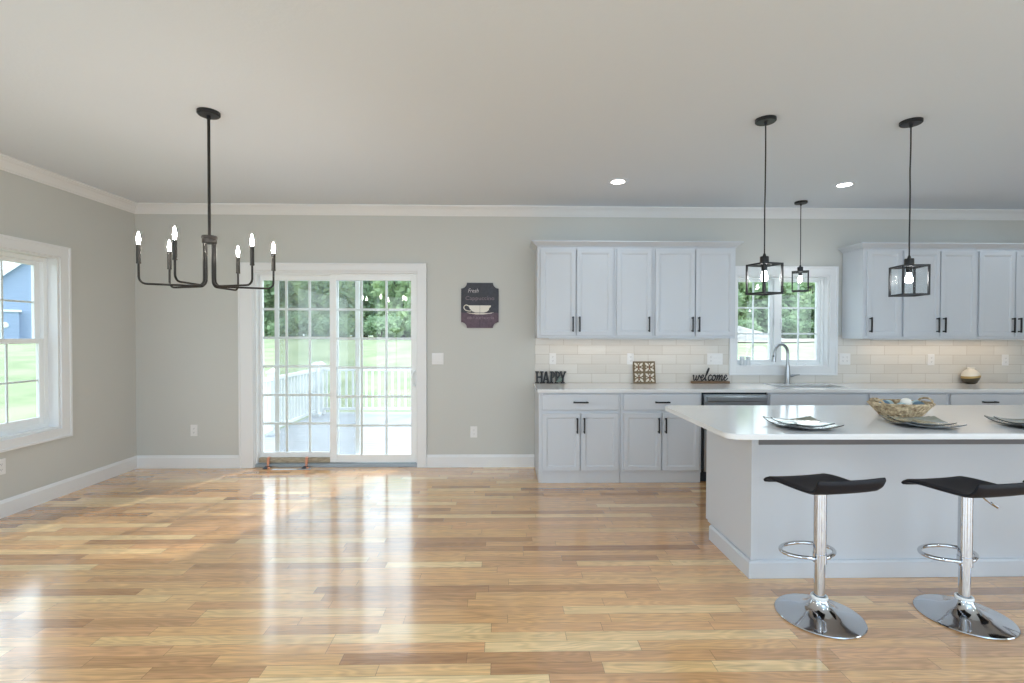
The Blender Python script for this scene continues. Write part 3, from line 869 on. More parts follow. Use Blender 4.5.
# warm strips under the wall cabinets
for nm, x0, x1, pw in (('left', 0.5, 2.25, 1.0), ('right', 3.95, 5.6, 1.7)):
    t = thing('under_cabinet_light', 'slim light strip under the wall cabinets %s of the sink window' % nm, 'light', ((x0 + x1) / 2, -0.16, 1.402))
    h = (x1 - x0) / 2
    bm = NB(); box(bm, (-h, -0.02, -0.012), (h, 0.02, 0), 0.003); link('housing', bm, M['vinyl'], t)
    light('strip_lamp', 'AREA', (0, 0, -0.0135), pw, (1.0, 0.74, 0.48), t, 2 * h, None, 0.03)

# ------------------------------------------------------------------ base cabinets along the back wall
YB = -0.60
def base_cab(label, x0, x1, fronts, hollow=False):
    w = x1 - x0
    t = thing('base_cabinet', label, 'cabinet', (x0, 0, 0))
    bm = NB()
    if hollow:       # open inside to take the sink basin
        for a, b in ((0.0005, 0.018), (w - 0.018, w - 0.0005)): box(bm, (a, YB, 0.101), (b, -0.009, 0.8825))
        box(bm, (0.018, YB, 0.101), (w - 0.018, -0.009, 0.12)); box(bm, (0.018, -0.021, 0.12), (w - 0.018, -0.009, 0.8825)); box(bm, (0.018, YB, 0.12), (w - 0.018, YB + 0.018, 0.8825))
    else: box(bm, (0.0005, YB, 0.101), (w - 0.0005, -0.009, 0.8825), 0.0015)
    link('carcass', bm, M['cab'], t)
    bm = NB(); box(bm, (0.0005, YB + 0.008, 0.0005), (w - 0.004, -0.018, 0.1005), 0.001); link('toe_board', bm, M['cab'], t)
    for f in fronts:
        if f[0] == 'door': door(t, f[1] - x0, f[2] - x0, 0.124, 0.682, YB - 0.021, f[3] - x0, 0.566, 0.15)
        else: drawer(t, f[1] - x0, f[2] - x0, f[3], f[4], YB - 0.021, handle=f[5])
    return t
base_cab('white base cabinet under the HAPPY letters, leftmost by the baseboard', 0.362, 1.155,
         [('drawer', 0.392, 1.131, 0.712, 0.866, True), ('door', 0.396, 0.757, 0.729), ('door', 0.769, 1.131, 0.797)])
base_cab('white base cabinet with two doors left of the dishwasher', 1.156, 1.944,
         [('drawer', 1.180, 1.922, 0.712, 0.866, True), ('door', 1.184, 1.546, 1.518), ('door', 1.558, 1.920, 1.586)])
base_cab('white sink cabinet with a blank front beside the dishwasher', 2.592, 3.573,
         [('drawer', 2.606, 3.560, 0.712, 0.866, False), ('door', 2.606, 3.076, 3.048), ('door', 3.088, 3.560, 3.116)], hollow=True)
base_cab('white drawer base cabinet behind the basket, right of the sink cabinet', 3.574, 4.372,
         [('drawer', 3.596, 4.350, 0.712, 0.866, True), ('drawer', 3.596, 4.350, 0.42, 0.70, True), ('drawer', 3.596, 4.350, 0.124, 0.408, True)])
base_cab('white base cabinet under the round vase at the right edge of the photo', 4.373, 5.172,
         [('drawer', 4.397, 5.150, 0.712, 0.866, True), ('door', 4.397, 4.768, 4.740), ('door', 4.780, 5.150, 4.808)])
base_cab('white base cabinet past the round vase, reaching the right wall', 5.173, 5.972,
         [('drawer', 5.197, 5.950, 0.712, 0.866, True), ('door', 5.197, 5.568, 5.540), ('door', 5.580, 5.950, 5.608)])

# dishwasher
t = thing('dishwasher', 'stainless steel dishwasher between the white base cabinets, mostly hidden by the island', 'dishwasher', (1.948, 0, 0))
bm = NB(); box(bm, (0.0, -0.585, 0.11), (0.640, -0.02, 0.880), 0.003); link('tub', bm, M['gap'], t)
bm = NB(); box(bm, (0.012, -0.635, 0.115), (0.628, -0.586, 0.745), 0.004); box(bm, (0.012, -0.625, 0.747), (0.628, -0.586, 0.862), 0.006); dd = link('door', bm, M['steel'], t)
bm = NB(); prism(bm, [(-0.6505, 0.795), (-0.662, 0.805), (-0.662, 0.838), (-0.650, 0.848), (-0.6265, 0.848), (-0.6265, 0.795)], 'x', 0.028, 0.612); link('handle', bm, M['steel'], dd)
bm = NB(); box(bm, (0.004, -0.60, 0.864), (0.636, -0.586, 0.880), 0.002); link('control_strip', bm, M['gap'], t)
bm = NB(); box(bm, (0.0, -0.56, 0.0005), (0.640, -0.03, 0.109), 0.002); link('kick_plate', bm, M['gap'], t)

# worktop with the sink cut out
SX0, SX1, SY0, SY1 = 2.80, 3.50, -0.475, -0.135
CX0, CX1 = 0.345, 6.39
bm = NB()
def slab_with_hole(bm, x0, x1, y0, y1, z0, z1, h, chamfer=0.003):
    xs = [x0, h[0], h[1], x1]; ys = [y0, h[2], h[3], y1]
    V = {}
    def vv(i, j):
        if (i, j) not in V: V[(i, j)] = bm.verts.new((xs[i], ys[j], z0))
        return V[(i, j)]
    fs = [bm.faces.new((vv(i, j), vv(i + 1, j), vv(i + 1, j + 1), vv(i, j + 1))) for i in range(3) for j in range(3) if not (i == 1 and j == 1)]
    r = bmesh.ops.extrude_face_region(bm, geom=fs)
    bmesh.ops.translate(bm, vec=(0, 0, z1 - z0), verts=[g for g in r['geom'] if isinstance(g, bmesh.types.BMVert)])
    bmesh.ops.recalc_face_normals(bm, faces=bm.faces[:])
    es = [e for e in bm.edges if len(e.link_faces) == 2 and e.calc_face_angle(0) > 1.0]
    bmesh.ops.bevel(bm, geom=es, offset=chamfer, segments=2, affect='EDGES')
slab_with_hole(bm, CX0, CX1, -0.645, -0.0005, 0.8835, 0.9140, (SX0, SX1, SY0, SY1))
tag(link('worktop', bm, M['quartz']), 'long white quartz worktop running along the tiled back wall', 'worktop')
# undermount basin
t = thing('sink', 'stainless steel sink basin set into the white worktop under the window', 'sink', ((SX0 + SX1) / 2, (SY0 + SY1) / 2, 0.883))
bm = NB()
a, b = (SX1 - SX0) / 2 + 0.012, (SY1 - SY0) / 2 + 0.012
o_ = [bm.verts.new((sx * a, sy * b, 0)) for sx, sy in ((-1, -1), (1, -1), (1, 1), (-1, 1))]
i_ = [bm.verts.new((sx * (a - .012), sy * (b - .012), 0)) for sx, sy in ((-1, -1), (1, -1), (1, 1), (-1, 1))]
l_ = [bm.verts.new((sx * (a - .03), sy * (b - .03), -0.19)) for sx, sy in ((-1, -1), (1, -1), (1, 1), (-1, 1))]
for k in range(4):
    n_ = (k + 1) % 4
    bm.faces.new((o_[k], o_[n_], i_[n_], i_[k])); bm.faces.new((i_[k], i_[n_], l_[n_], l_[k]))
bm.faces.new(l_)
link('basin', bm, M['steel'], t)
bm = NB(); lathe(bm, [(0, -0.1895), (0.045, -0.1895), (0.045, -0.184), (0.032, -0.184), (0.028, -0.188), (0, -0.188)], 24); link('drain', bm, M['chrome'], t)

# gooseneck tap
t = thing('kitchen_tap', 'brushed steel gooseneck tap with side lever standing behind the sink', 'tap', (3.092, -0.085, 0.9142))
bm = NB(); lathe(bm, [(0, 0), (0.032, 0), (0.032, 0.008), (0.028, 0.014), (0.026, 0.10), (0.019, 0.20), (0.0, 0.20)], 24); link('body', bm, M['steel'], t, smooth=True)
bm = NB()
d = Vector((-0.93, -0.36, 0)).normalized()
arc = [Vector((0, 0, 0.195)), Vector((0, 0, 0.325))]
rad = 0.100
for k in range(0, 13):
    th = PI * k / 12 * 0.98
    arc.append(Vector((0, 0, 0.325)) + d * rad * (1 - math.cos(th)) + Vector((0, 0, rad * math.sin(th))))
tube(bm, arc, 0.0155, 14); link('spout', bm, M['steel'], t, smooth=True)
e_ = arc[-1]
bm = NB(); tube(bm, [e_ + Vector((0, 0, 0.015)), e_ + Vector((0, 0, -0.012)), e_ + Vector((-0.004, 0, -0.05)), e_ + Vector((-0.008, 0, -0.092))], [0.0165, 0.019, 0.021, 0.023], 16)
sh = link('spray_head', bm, M['steel'], t, smooth=True)
bm = NB(); sphere(bm, e_ + Vector((-0.017, -0.012, -0.03)), 0.010, 12, 8); link('button', bm, M['gap'], sh, smooth=True)
bm = NB(); tube(bm, [(0.015, 0, 0.085), (0.055, -0.005, 0.088)], 0.014, 14); tube(bm, [(0.055, -0.005, 0.088), (0.075, -0.008, 0.094), (0.125, -0.012, 0.098)], [0.012, 0.007, 0.0055], 12); link('lever', bm, M['steel'], t, smooth=True)

# ------------------------------------------------------------------ island
IX0, IX1, IF, IB = 1.483, 4.40, -2.463, -1.90
t = thing('kitchen_island', 'white kitchen island base with a plain panelled front behind the bar stools', 'island', ((IX0 + IX1) / 2, IF, 0))
cx, cy = (IX0 + IX1) / 2, IF
bm = NB(); box(bm, (IX0 - cx, 0.0, 0.1005), (IX1 - cx, IB + 0.05 - cy, 0.8855), 0.002); box(bm, (IX0 - cx, 0.0, 0.0005), (IX1 - cx, IB - 0.026 - cy, 0.100), 0.001); link('cabinet_body', bm, M['cab'], t)
bm = NB(); box(bm, (IX0 - cx - 0.0035, -0.0005 - 0.005, 0.105), (IX0 - cx + 0.038, -0.0005, 0.8855), 0.0015); link('corner_stile', bm, M['cab'], t)
bm = NB(); box(bm, (IX0 - cx - 0.004, -0.006, 0.115), (IX0 - cx - 0.0005, IB + 0.072 - cy, 0.8855), 0.0015); link('end_panel', bm, M['cab'], t)
bm = NB()
bp_ = [(0, 0.001), (0, 0.104), (0.011, 0.104), (0.018, 0.096), (0.021, 0.092), (0.021, 0.001)]
sweep(bm, [(d + 0.0005, z) for d, z in bp_], [(IX0 - cx - 0.0003, IB - cy - 0.024), (IX0 - cx - 0.0003, 0.0), (IX1 - cx, 0.0)]); link('base_moulding', bm, M['cab'], t)
bm = NB(); box(bm, (IX0 - cx + 0.0385, -0.009, 0.790), (IX1 - cx, -0.0005, 0.8855), 0.001); tag(link('shadow_strip', bm, M['shadowgrey'], t), 'dark grey strip standing in for the shadow right under the top')  # dark colour stands in for the shadow of the overhang
# drawers and doors on the sink side
for k in range(4):
    a = IX0 - cx + 0.03 + k * 0.72; b = a + 0.70
    bm = NB(); shaker(bm, -b, -a, 0.70, 0.86, 0, slab=True); dr = link('drawer', bm, M['cab'], t, (0, IB + 0.0715 - cy, 0), PI); pull(dr, -(a + b) / 2, 0.78, 0, 0.145, False)
    bm = NB(); shaker(bm, -b, -a, 0.125, 0.685, 0); dr = link('door', bm, M['cab'], t, (0, IB + 0.0715 - cy, 0), PI); pull(dr, -a - 0.03, 0.57, 0, 0.15)
# rounded-corner top
def rounded_rect(x0, x1, y0, y1, r, n=8):
    pts = []
    for cx_, cy_, a0 in ((x1 - r, y1 - r, 0), (x0 + r, y1 - r, 90), (x0 + r, y0 + r, 180), (x1 - r, y0 + r, 270)):
        for k in range(n + 1):
            a = R(a0 + 90 * k / n); pts.append((cx_ + r * math.cos(a), cy_ + r * math.sin(a)))
    return pts
bm = NB(); prism(bm, rounded_rect(1.194, 4.62, -2.785, -1.722, 0.075), 'z', 0.8862, 0.9162)
bmesh.ops.recalc_face_normals(bm, faces=bm.faces[:])
es = [e for e in bm.edges if len(e.link_faces) == 2 and e.calc_face_angle(0) > 1.0]
bmesh.ops.bevel(bm, geom=es, offset=0.003, segments=2, affect='EDGES')
tag(link('island_top', bm, M['quartz']), 'white quartz top with rounded corners lying on the kitchen island', 'worktop')
ZT = 0.9163

# ------------------------------------------------------------------ bar stools
def make_stool(label, x, y, rz):
    t = thing('bar_stool', label, 'stool', (x, y, 0), rz, 'bar stools at the island')
    bm = NB(); lathe(bm, [(0, 0.0005), (0.20, 0.0005), (0.203, 0.004), (0.200, 0.008), (0.17, 0.016), (0.12, 0.027), (0.08, 0.042), (0.055, 0.060), (0.042, 0.078), (0.037, 0.090), (0.0, 0.090)], 56); link('base', bm, M['chrome'], t, smooth=True)
    bm = NB(); lathe(bm, [(0.028, 0.0905), (0.038, 0.0905), (0.040, 0.098), (0.038, 0.106), (0.028, 0.106)], 32); link('collar', bm, M['ballpale'] if False else M['vinyl'], t, smooth=True)
    bm = NB(); cyl(bm, (0, 0), 0.0248, 0.0908, 0.30, 32); link('gas_lift', bm, M['chrome'], t, smooth=True)
    bm = NB(); lathe(bm, [(0.0255, 0.275), (0.0295, 0.275), (0.0295, 0.64), (0.0, 0.64)], 32); link('column', bm, M['chrome'], t, smooth=True)
    # D-shaped foot ring reaching out towards the island
    bm = NB(); pts = []
    for k in range(33):
        a = R(-62 + (304) * k / 32)
        pts.append((0.142 * math.cos(a), 0.084 + 0.092 * math.sin(a), 0.302))
    pts = [Vector((0.030, 0.0, 0.290)), Vector((0.046, -0.008, 0.300))] + [Vector(p) for p in pts] + [Vector((-0.046, -0.008, 0.300)), Vector((-0.030, 0.0, 0.290))]
    tube(bm, pts, 0.0100, 12); lathe(bm, [(0.030, 0.276), (0.0325, 0.276), (0.0325, 0.322), (0.030, 0.322)], 32); link('foot_ring', bm, M['chrome'], t, smooth=True)
    # seat: a flat padded sheet, front edge rolling down, low curled lip on the camera side
    prof = [(0.172, 0.644), (0.167, 0.656), (0.152, 0.667), (0.125, 0.672), (0.08, 0.675), (0.0, 0.676), (-0.08, 0.678), (-0.13, 0.682), (-0.160, 0.690), (-0.178, 0.705), (-0.190, 0.727), (-0.198, 0.752)]
    prof = [(p.x, p.y) for p in bez([(a, b, 0) for a, b in prof], 4)]
    bm = NB(); th = 0.022; W = 0.186; nw = 14
    n = len(prof); rows_t, rows_b = [], []
    for i, (yy, zz) in enumerate(prof):
        a = prof[max(i - 1, 0)]; b = prof[min(i + 1, n - 1)]
        tx, tz = b[0] - a[0], b[1] - a[1]; l = math.hypot(tx, tz); nx_, nz_ = tz / l, -tx / l
        if nz_ < 0 and abs(nz_) > 0.2: nx_, nz_ = -nx_, -nz_
        e = min(1.0, min(i, n - 1 - i) / 2.0); hh = th * (0.35 + 0.65 * e)
        rt, rb = [], []
        edge = min(i, n - 1 - i)
        wv = W - (0.006 if edge == 0 else 0.002 if edge == 1 else 0.0)
        for k in range(nw + 1):
            f = -1 + 2 * k / nw
            s = math.copysign(abs(f) ** 0.8, f)
            q = hh * 0.5 * (1 if abs(f) < 0.95 else 0.45)
            dz = 0.006 * f * f
            rt.append(bm.verts.new((s * wv - 0.008, yy + nx_ * q, zz + nz_ * q + dz)))
            rb.append(bm.verts.new((s * wv - 0.008, yy - nx_ * q, zz - nz_ * q + dz)))
        rows_t.append(rt); rows_b.append(rb)
    for i in range(n - 1):
        for k in range(nw):
            bm.faces.new((rows_t[i][k], rows_t[i][k + 1], rows_t[i + 1][k + 1], rows_t[i + 1][k]))
            bm.faces.new((rows_b[i][k], rows_b[i + 1][k], rows_b[i + 1][k + 1], rows_b[i][k + 1]))
        bm.faces.new((rows_t[i][0], rows_t[i + 1][0], rows_b[i + 1][0], rows_b[i][0]))
        bm.faces.new((rows_t[i][nw], rows_b[i][nw], rows_b[i + 1][nw], rows_t[i + 1][nw]))
    for i in (0, n - 1):
        for k in range(nw): bm.faces.new((rows_t[i][k], rows_b[i][k], rows_b[i][k + 1], rows_t[i][k + 1]))
    seat = link('seat', bm, M['leather'], t, smooth=True)
    bm = NB(); box(bm, (-0.07, -0.05, 0.641), (0.07, 0.07, 0.656), 0.004); link('seat_plate', bm, M['gap'], seat)
    bm = NB(); tube(bm, bez([(0.03, 0.0, 0.632), (0.09, 0.003, 0.630), (0.135, 0.005, 0.600), (0.205, 0.005, 0.560)], 5), 0.0042, 8); tube(bm, [(0.165, 0.005, 0.583), (0.210, 0.005, 0.557)], 0.0068, 8); link('lever', bm, M['chrome'], t, smooth=True)
    return t
st = make_stool('black bar stool with chrome stem, leftmost one near the end of the island', 1.632, -2.866, R(9))
for x, y, rz, lab in ((2.372, -2.885, R(9), 'black bar stool with chrome stem, second from the end of the island'), (3.045, -2.88, R(9), 'black bar stool at the right edge of the photo, only its seat corner in view')):
    c = copy_tree(st); c.location = (x, y, 0); c.rotation_euler = (0, 0, rz); c['label'] = lab
    for ch in c.children:      # these two are let down a little on their gas lifts
        if ch.name.split('.')[0] in ('column', 'foot_ring', 'seat', 'lever'): ch.location.z -= 0.012

for ch in st.children:
    if ch.name.split('.')[0] == 'lever': ch.rotation_euler.z = R(48)

# ------------------------------------------------------------------ chandelier
CHX, CHY = -1.812, -2.236
t = thing('chandelier', 'black six-arm candle chandelier hanging from the ceiling on a long rod', 'chandelier', (CHX, CHY, 1.733))
Z = lambda z: z - 1.733
bm = NB(); lathe(bm, [(0, Z(HC) - 0.0002), (0.064, Z(HC) - 0.0002), (0.064, Z(HC) - 0.018), (0.058, Z(HC) - 0.024), (0.012, Z(HC) - 0.026), (0.012, Z(HC) - 0.045), (0, Z(HC) - 0.045)], 40); link('canopy', bm, M['black'], t, smooth=True)
bm = NB(); cyl(bm, (0, 0), 0.0085, Z(2.04), Z(HC) - 0.0455, 16); link('rod', bm, M['bronze'], t, smooth=True)
bm = NB(); lathe(bm, [(0, Z(2.045)), (0.040, Z(2.045)), (0.044, Z(2.040)), (0.044, Z(2.028)), (0.041, Z(2.024)), (0.041, Z(2.000)), (0.038, Z(1.997)), (0, Z(1.997))], 32); link('hub', bm, M['bronze'], t, smooth=True)
for k, (ang, r1) in enumerate([(25.6, 0.357), (87.3, 0.304), (162.2, 0.327), (205.6, 0.357), (267.3, 0.304), (342.2, 0.327)]):
    a = R(ang); ca, sa = math.cos(a), math.sin(a)
    r0, zc = 0.030, Z(1.852)
    bm = NB()
    pr_ = [(r0, Z(1.998)), (r0, 0.05)] + [(r0 + 0.04 - 0.04 * math.cos(R(q)), 0.04 - 0.04 * math.sin(R(q))) for q in (15, 30, 45, 60, 75, 90)]
    pr_ += [(r0 + 0.10, 0.0), (r1 - 0.045, 0.0)] + [(r1 - 0.04 + 0.04 * math.sin(R(q)), 0.04 - 0.04 * math.cos(R(q))) for q in (15, 30, 45, 60, 75, 90)] + [(r1, zc)]
    tube(bm, [(r * ca, r * sa, z) for r, z in pr_], 0.0062, 10)
    arm = link('arm', bm, M['bronze'], t, smooth=True)
    bm = NB(); lathe(bm, [(0, zc - 0.002), (0.012, zc - 0.002), (0.0135, zc + 0.004), (0.0120, zc + 0.008), (0.0120, zc + 0.112), (0.0, zc + 0.112)], 20, (r1 * ca, r1 * sa, 0)); cs = link('candle_sleeve', bm, M['candle'], arm, smooth=True)
    bm = NB(); lathe(bm, [(0, zc + 0.113), (0.0070, zc + 0.113), (0.0085, zc + 0.122), (0.0100, zc + 0.140), (0.0096, zc + 0.152), (0.006, zc + 0.170), (0.0025, zc + 0.184), (0, zc + 0.186)], 16, (r1 * ca, r1 * sa, 0)); tag(link('bulb', bm, M['bulb'], arm, smooth=True), 'lit flame-shaped bulb')

# ------------------------------------------------------------------ lantern pendants
def pendant(label, x, y, zbot, ztop, side, beta, canopy_r=0.062):
    t = thing('pendant_lamp', label, 'lamp', (x, y, zbot), 0, 'lantern pendants')
    H = ztop - zbot; hc = HC - zbot; h = side / 2; rd = 0.0056
    bm = NB(); lathe(bm, [(0, hc - 0.0002), (canopy_r, hc - 0.0002), (canopy_r, hc - 0.016), (canopy_r - 0.005, hc - 0.021), (0.010, hc - 0.022), (0.008, hc - 0.04), (0, hc - 0.04)], 40); link('canopy', bm, M['black'], t, smooth=True)
    bm = NB(); rnd = random.Random(int(x * 100)); tube(bm, bez([(0, 0, H + 0.065)] + [(rnd.uniform(-.002, .002), rnd.uniform(-.002, .002), H + 0.065 + (hc - 0.04 - H - 0.065) * k / 6) for k in range(1, 6)] + [(0, 0, hc - 0.0405)], 4), 0.0042, 8); link('cord', bm, M['black'], t, smooth=True)
    bm = NB(); lathe(bm, [(0, H + 0.066), (0.006, H + 0.066), (0.011, H + 0.048), (0.024, H + 0.046), (0.026, H + 0.042), (0.026, H + 0.0005), (0, H + 0.0005)], 28); link('socket_cap', bm, M['black'], t, smooth=True)
    bm = NB(); q = rd
    for sx in (-1, 1):
        for sy in (-1, 1): box(bm, (sx * h - q, sy * h - q, 0), (sx * h + q, sy * h + q, H), 0.001)
    for z0 in (0, H - 2 * q):
        for s in (-1, 1):
            box(bm, (-h + q, s * h - q, z0), (h - q, s * h + q, z0 + 2 * q), 0.001)
            box(bm, (s * h - q, -h + q, z0), (s * h + q, h - q, z0 + 2 * q), 0.001)
    box(bm, (-h + q, -q, H - 2 * q), (h - q, q, H), 0.001); box(bm, (-q, -h + q, H - 2 * q), (q, -q, H), 0.001); box(bm, (-q, q, H - 2 * q), (q, h - q, H), 0.001)
    fr = link('cage', bm, M['black'], t, rotz=beta)
    for s, ax in ((-1, 'x'), (1, 'x'), (-1, 'y'), (1, 'y')):
        bm = NB()
        if ax == 'x': box(bm, (s * h - 0.001, -h + q, 2 * q), (s * h + 0.001, h - q, H - 2 * q))
        else: box(bm, (-h + q, s * h - 0.001, 2 * q), (h - q, s * h + 0.001, H - 2 * q))
        link('glass_panel', bm, M['lampglass'], fr)
    bm = NB(); cyl(bm, (0, 0), 0.017, H - 0.045, H - 0.0125, 20); link('lamp_holder', bm, M['black'], t, smooth=True)
    k = 0.72
    bm = NB(); lathe(bm, [(0, H - 0.112), (0.012, H - 0.109), (0.020, H - 0.099), (0.022, H - 0.088), (0.019, H - 0.075), (0.013, H - 0.060), (0.011, H - 0.0455), (0, H - 0.0455)], 24)
    tag(link('bulb', bm, M['bulbcool'], t, smooth=True), 'lit round bulb')
    return t
pendant('black lantern pendant over the end of the island, in front of the sink window', 1.676, -2.225, 1.697, 1.893, 0.142, R(15))
pendant('black lantern pendant over the island, in front of the right wall cabinets', 2.620, -2.22, 1.692, 1.885, 0.144, R(-11))
pendant('small black lantern pendant hanging right in front of the sink window', 3.075, -0.32, 1.888, 2.095, 0.142, R(-31), 0.06)

# ------------------------------------------------------------------ recessed downlights
def downlight(label, x, y, power=CAN_POWER):
    t = thing('recessed_light', label, 'ceiling light', (x, y, HC), 0, 'recessed ceiling lights')
    bm = NB(); lathe(bm, [(0.060, -0.0003), (0.098, -0.0003), (0.098, -0.003), (0.090, -0.007), (0.068, -0.007), (0.060, -0.004)], 40); link('trim_ring', bm, M['ceiling'], t, smooth=True)
    bm = NB(); lathe(bm, [(0, -0.0003), (0.0598, -0.0003), (0.0598, -0.004), (0, -0.005)], 32); link('lens', bm, M['lens'], t, smooth=True)
    light('lamp', 'AREA', (0, 0, -0.012), power, CAN_COLOR, t, 0.11)
    return t
downlight('round recessed ceiling light in front of the left wall cabinets', 1.04, -0.93, 2.5)
downlight('round recessed ceiling light between the two hanging island lanterns', 3.12, -0.90, 2.5)
for x, y, w in ((5.2, -0.90, 'over the right end of the worktop'), (-2.6, -4.6, 'above the dining side behind the photographer'), (-0.2, -4.6, 'right above the photographer'), (2.2, -4.6, 'behind the bar stools'), (4.6, -4.6, 'behind the far end of the island'),
             (-2.6, -6.8, 'at the rear left of the room'), (-0.2, -6.8, 'at the rear middle of the room'), (2.2, -6.8, 'at the rear right of the room'), (4.6, -6.8, 'in the rear right corner of the room')):
    downlight('added unseen recessed ceiling light ' + w, x, y, 2.5 if y > -2 else CAN_POWER)  # cans out of view, added to brighten the room

# ------------------------------------------------------------------ cover plates
def outlet(label, loc, rz=0.0, kind='outlet', w=0.074, h=0.122, gangs=None):
    t = thing('wall_outlet' if kind == 'outlet' else 'light_switch', label, 'outlet' if kind == 'outlet' else 'switch', loc, rz)
    bm = NB(); box(bm, (-w / 2, -0.006, -h / 2), (w / 2, -0.0002, h / 2), 0.003); link('cover_plate', bm, M['plate_plastic'], t)
    gangs = gangs or ['o']
    for k, g in enumerate(gangs):
        x = (k - (len(gangs) - 1) / 2) * 0.046
        if g == 'o':
            for s in (-1, 1):
                bm = NB(); lathe(bm, [(0, 0.0), (0.0165, 0.0), (0.0165, 0.002), (0.0, 0.002)], 20); r_ = link('receptacle', bm, M['plate_plastic'], t, (x, -0.0062, s * 0.021), rot=(PI / 2, 0, 0))
                bm = NB()
                for q in (-0.006, 0.006): box(bm, (q - 0.0013, -0.004, 0.0021), (q + 0.0013, 0.005, 0.0026))
                box(bm, (-0.002, -0.011, 0.0021), (0.002, -0.007, 0.0026)); link('slots', bm, M['slot'], r_)
        else:
            bm = NB(); prism(bm, [(-0.0062, -0.034), (-0.0095, -0.030), (-0.0075, 0.0), (-0.0095, 0.030), (-0.0062, 0.034)], 'x', x - 0.0165, x + 0.0165); link('rocker', bm, M['plate_plastic'], t)
    return t
outlet('white wall outlet on the left wall below the window', (XL, -1.432, 0.397), PI / 2)
outlet('white wall outlet on the back wall between the corner and the sliding door', (-3.29, 0, 0.405))
outlet('white wall outlet low on the back wall right of the sliding door', (-0.298, 0, 0.382))
outlet('white double light switch on the wall right of the sliding door', (-0.688, 0, 1.176), 0, 'switch', 0.126, 0.126, ['s', 's'])
YT = -0.008
outlet('white outlet on the tiles above the HAPPY letters', (0.556, YT, 1.178))
outlet('white outlet on the tiles just above left of the square tile art', (1.404, YT, 1.178))
outlet('white triple switch plate on the tiles above the welcome sign', (2.330, YT, 1.177), 0, 'switch', 0.172, 0.122, ['o', 's', 's'])
outlet('white double outlet plate on the tiles right of the sink window', (3.770, YT, 1.178), 0, 'outlet', 0.122, 0.122, ['o', 'o'])
outlet('white outlet on the tiles above the basket, between the double outlet and the vase', (4.735, YT, 1.172))
outlet('white outlet on the tiles above right of the round vase', (5.571, YT, 1.168))

# ------------------------------------------------------------------ wall sign
t = thing('wall_sign', 'dark wooden cappuccino sign with notched corners on the wall beside the door', 'sign', (-0.233, -0.0005, 1.509))
W_, H_ = 0.404, 0.486
hw, k, rr = W_ / 2, 0.062, 0.062
pts = []
def notch(cx_, cz_, a0, a1):
    for q in range(7):
        a = R(a0 + (a1 - a0) * q / 6); pts.append((cx_ + rr * math.cos(a), cz_ + rr * math.sin(a)))
notch(hw, 0, 180, 90); notch(hw, H_, 270, 180); notch(-hw, H_, 360, 270); notch(-hw, 0, 90, 0)
bm = NB(); prism(bm, pts, 'y', -0.016, 0.0); link('board', bm, M['sign'], t)
def text_mesh(name, body, size, parent, loc, mat, extrude=0.0006, shear=0.0, width=None):
    cu = bpy.data.curves.new(name, 'FONT'); cu.body = body; cu.size = size; cu.extrude = extrude; cu.shear = shear; cu.align_x = 'CENTER'; cu.resolution_u = 3
    o = bpy.data.objects.new(name, cu); COL.objects.link(o)
    dg = bpy.context.evaluated_depsgraph_get(); me = bpy.data.meshes.new_from_object(o.evaluated_get(dg))
    bpy.data.objects.remove(o); bpy.data.curves.remove(cu)
    me.materials.clear(); me.materials.append(mat)
    ob = bpy.data.objects.new(name, me); COL.objects.link(ob); ob.parent = parent; ob.location = loc; ob.rotation_euler = (PI / 2, 0, 0)
    if width:
        xs = [v.co.x for v in me.vertices]; s = width / (max(xs) - min(xs))
        for v in me.vertices: v.co.x *= s
    return ob
text_mesh('lettering', 'Fresh', 0.062, t, (-0.075, -0.0168, H_ - 0.105), M['chalk'], shear=0.35, width=0.115)
text_mesh('lettering', 'Cappuccino', 0.060, t, (0.0, -0.0168, H_ - 0.185), M['chalkdim'], width=0.31)
bm = NB(); rnd = random.Random(3)
for q in range(18):     # a faded line of small lettering nobody can read any more
    x = -0.135 + q * 0.016
    box(bm, (x, -0.0172, 0.095), (x + 0.0035, -0.0162, 0.095 + rnd.choice((0.022, 0.022, 0.032)))); box(bm, (x, -0.0171, 0.095 + rnd.choice((0.0, 0.018))), (x + 0.012, -0.0162, 0.099 + rnd.choice((0.0, 0.018))))
link('lettering', bm, M['chalkdim'], t)
bm = NB()
cupp = [(-0.125, 0.243), (0.120, 0.243), (0.117, 0.228), (0.104, 0.216), (0.098, 0.205), (0.092, 0.205), (0.100, 0.196), (0.075, 0.176), (0.045, 0.166), (-0.05, 0.166), (-0.08, 0.178), (-0.108, 0.205)]
prism(bm, cupp, 'y', -0.0168, -0.0161)
tube(bm, bez([(-0.118, -0.0163, 0.236), (-0.150, -0.0163, 0.247), (-0.172, -0.0163, 0.225), (-0.160, -0.0163, 0.196), (-0.120, -0.0163, 0.182), (-0.092, -0.0163, 0.184)], 6), 0.0055, 8)
prism(bm, [(-0.145, 0.168), (-0.09, 0.160), (0.09, 0.160), (0.152, 0.168), (0.12, 0.156), (0.04, 0.146), (-0.04, 0.146), (-0.115, 0.156)], 'y', -0.0168, -0.0161)
link('painted_cup', bm, M['cup'], t)
bm = NB(); box(bm, (-0.0012, -0.0170, 0.004), (0.0012, -0.0161, H_ - 0.004)); link('board_seam', bm, M['gap'], t)

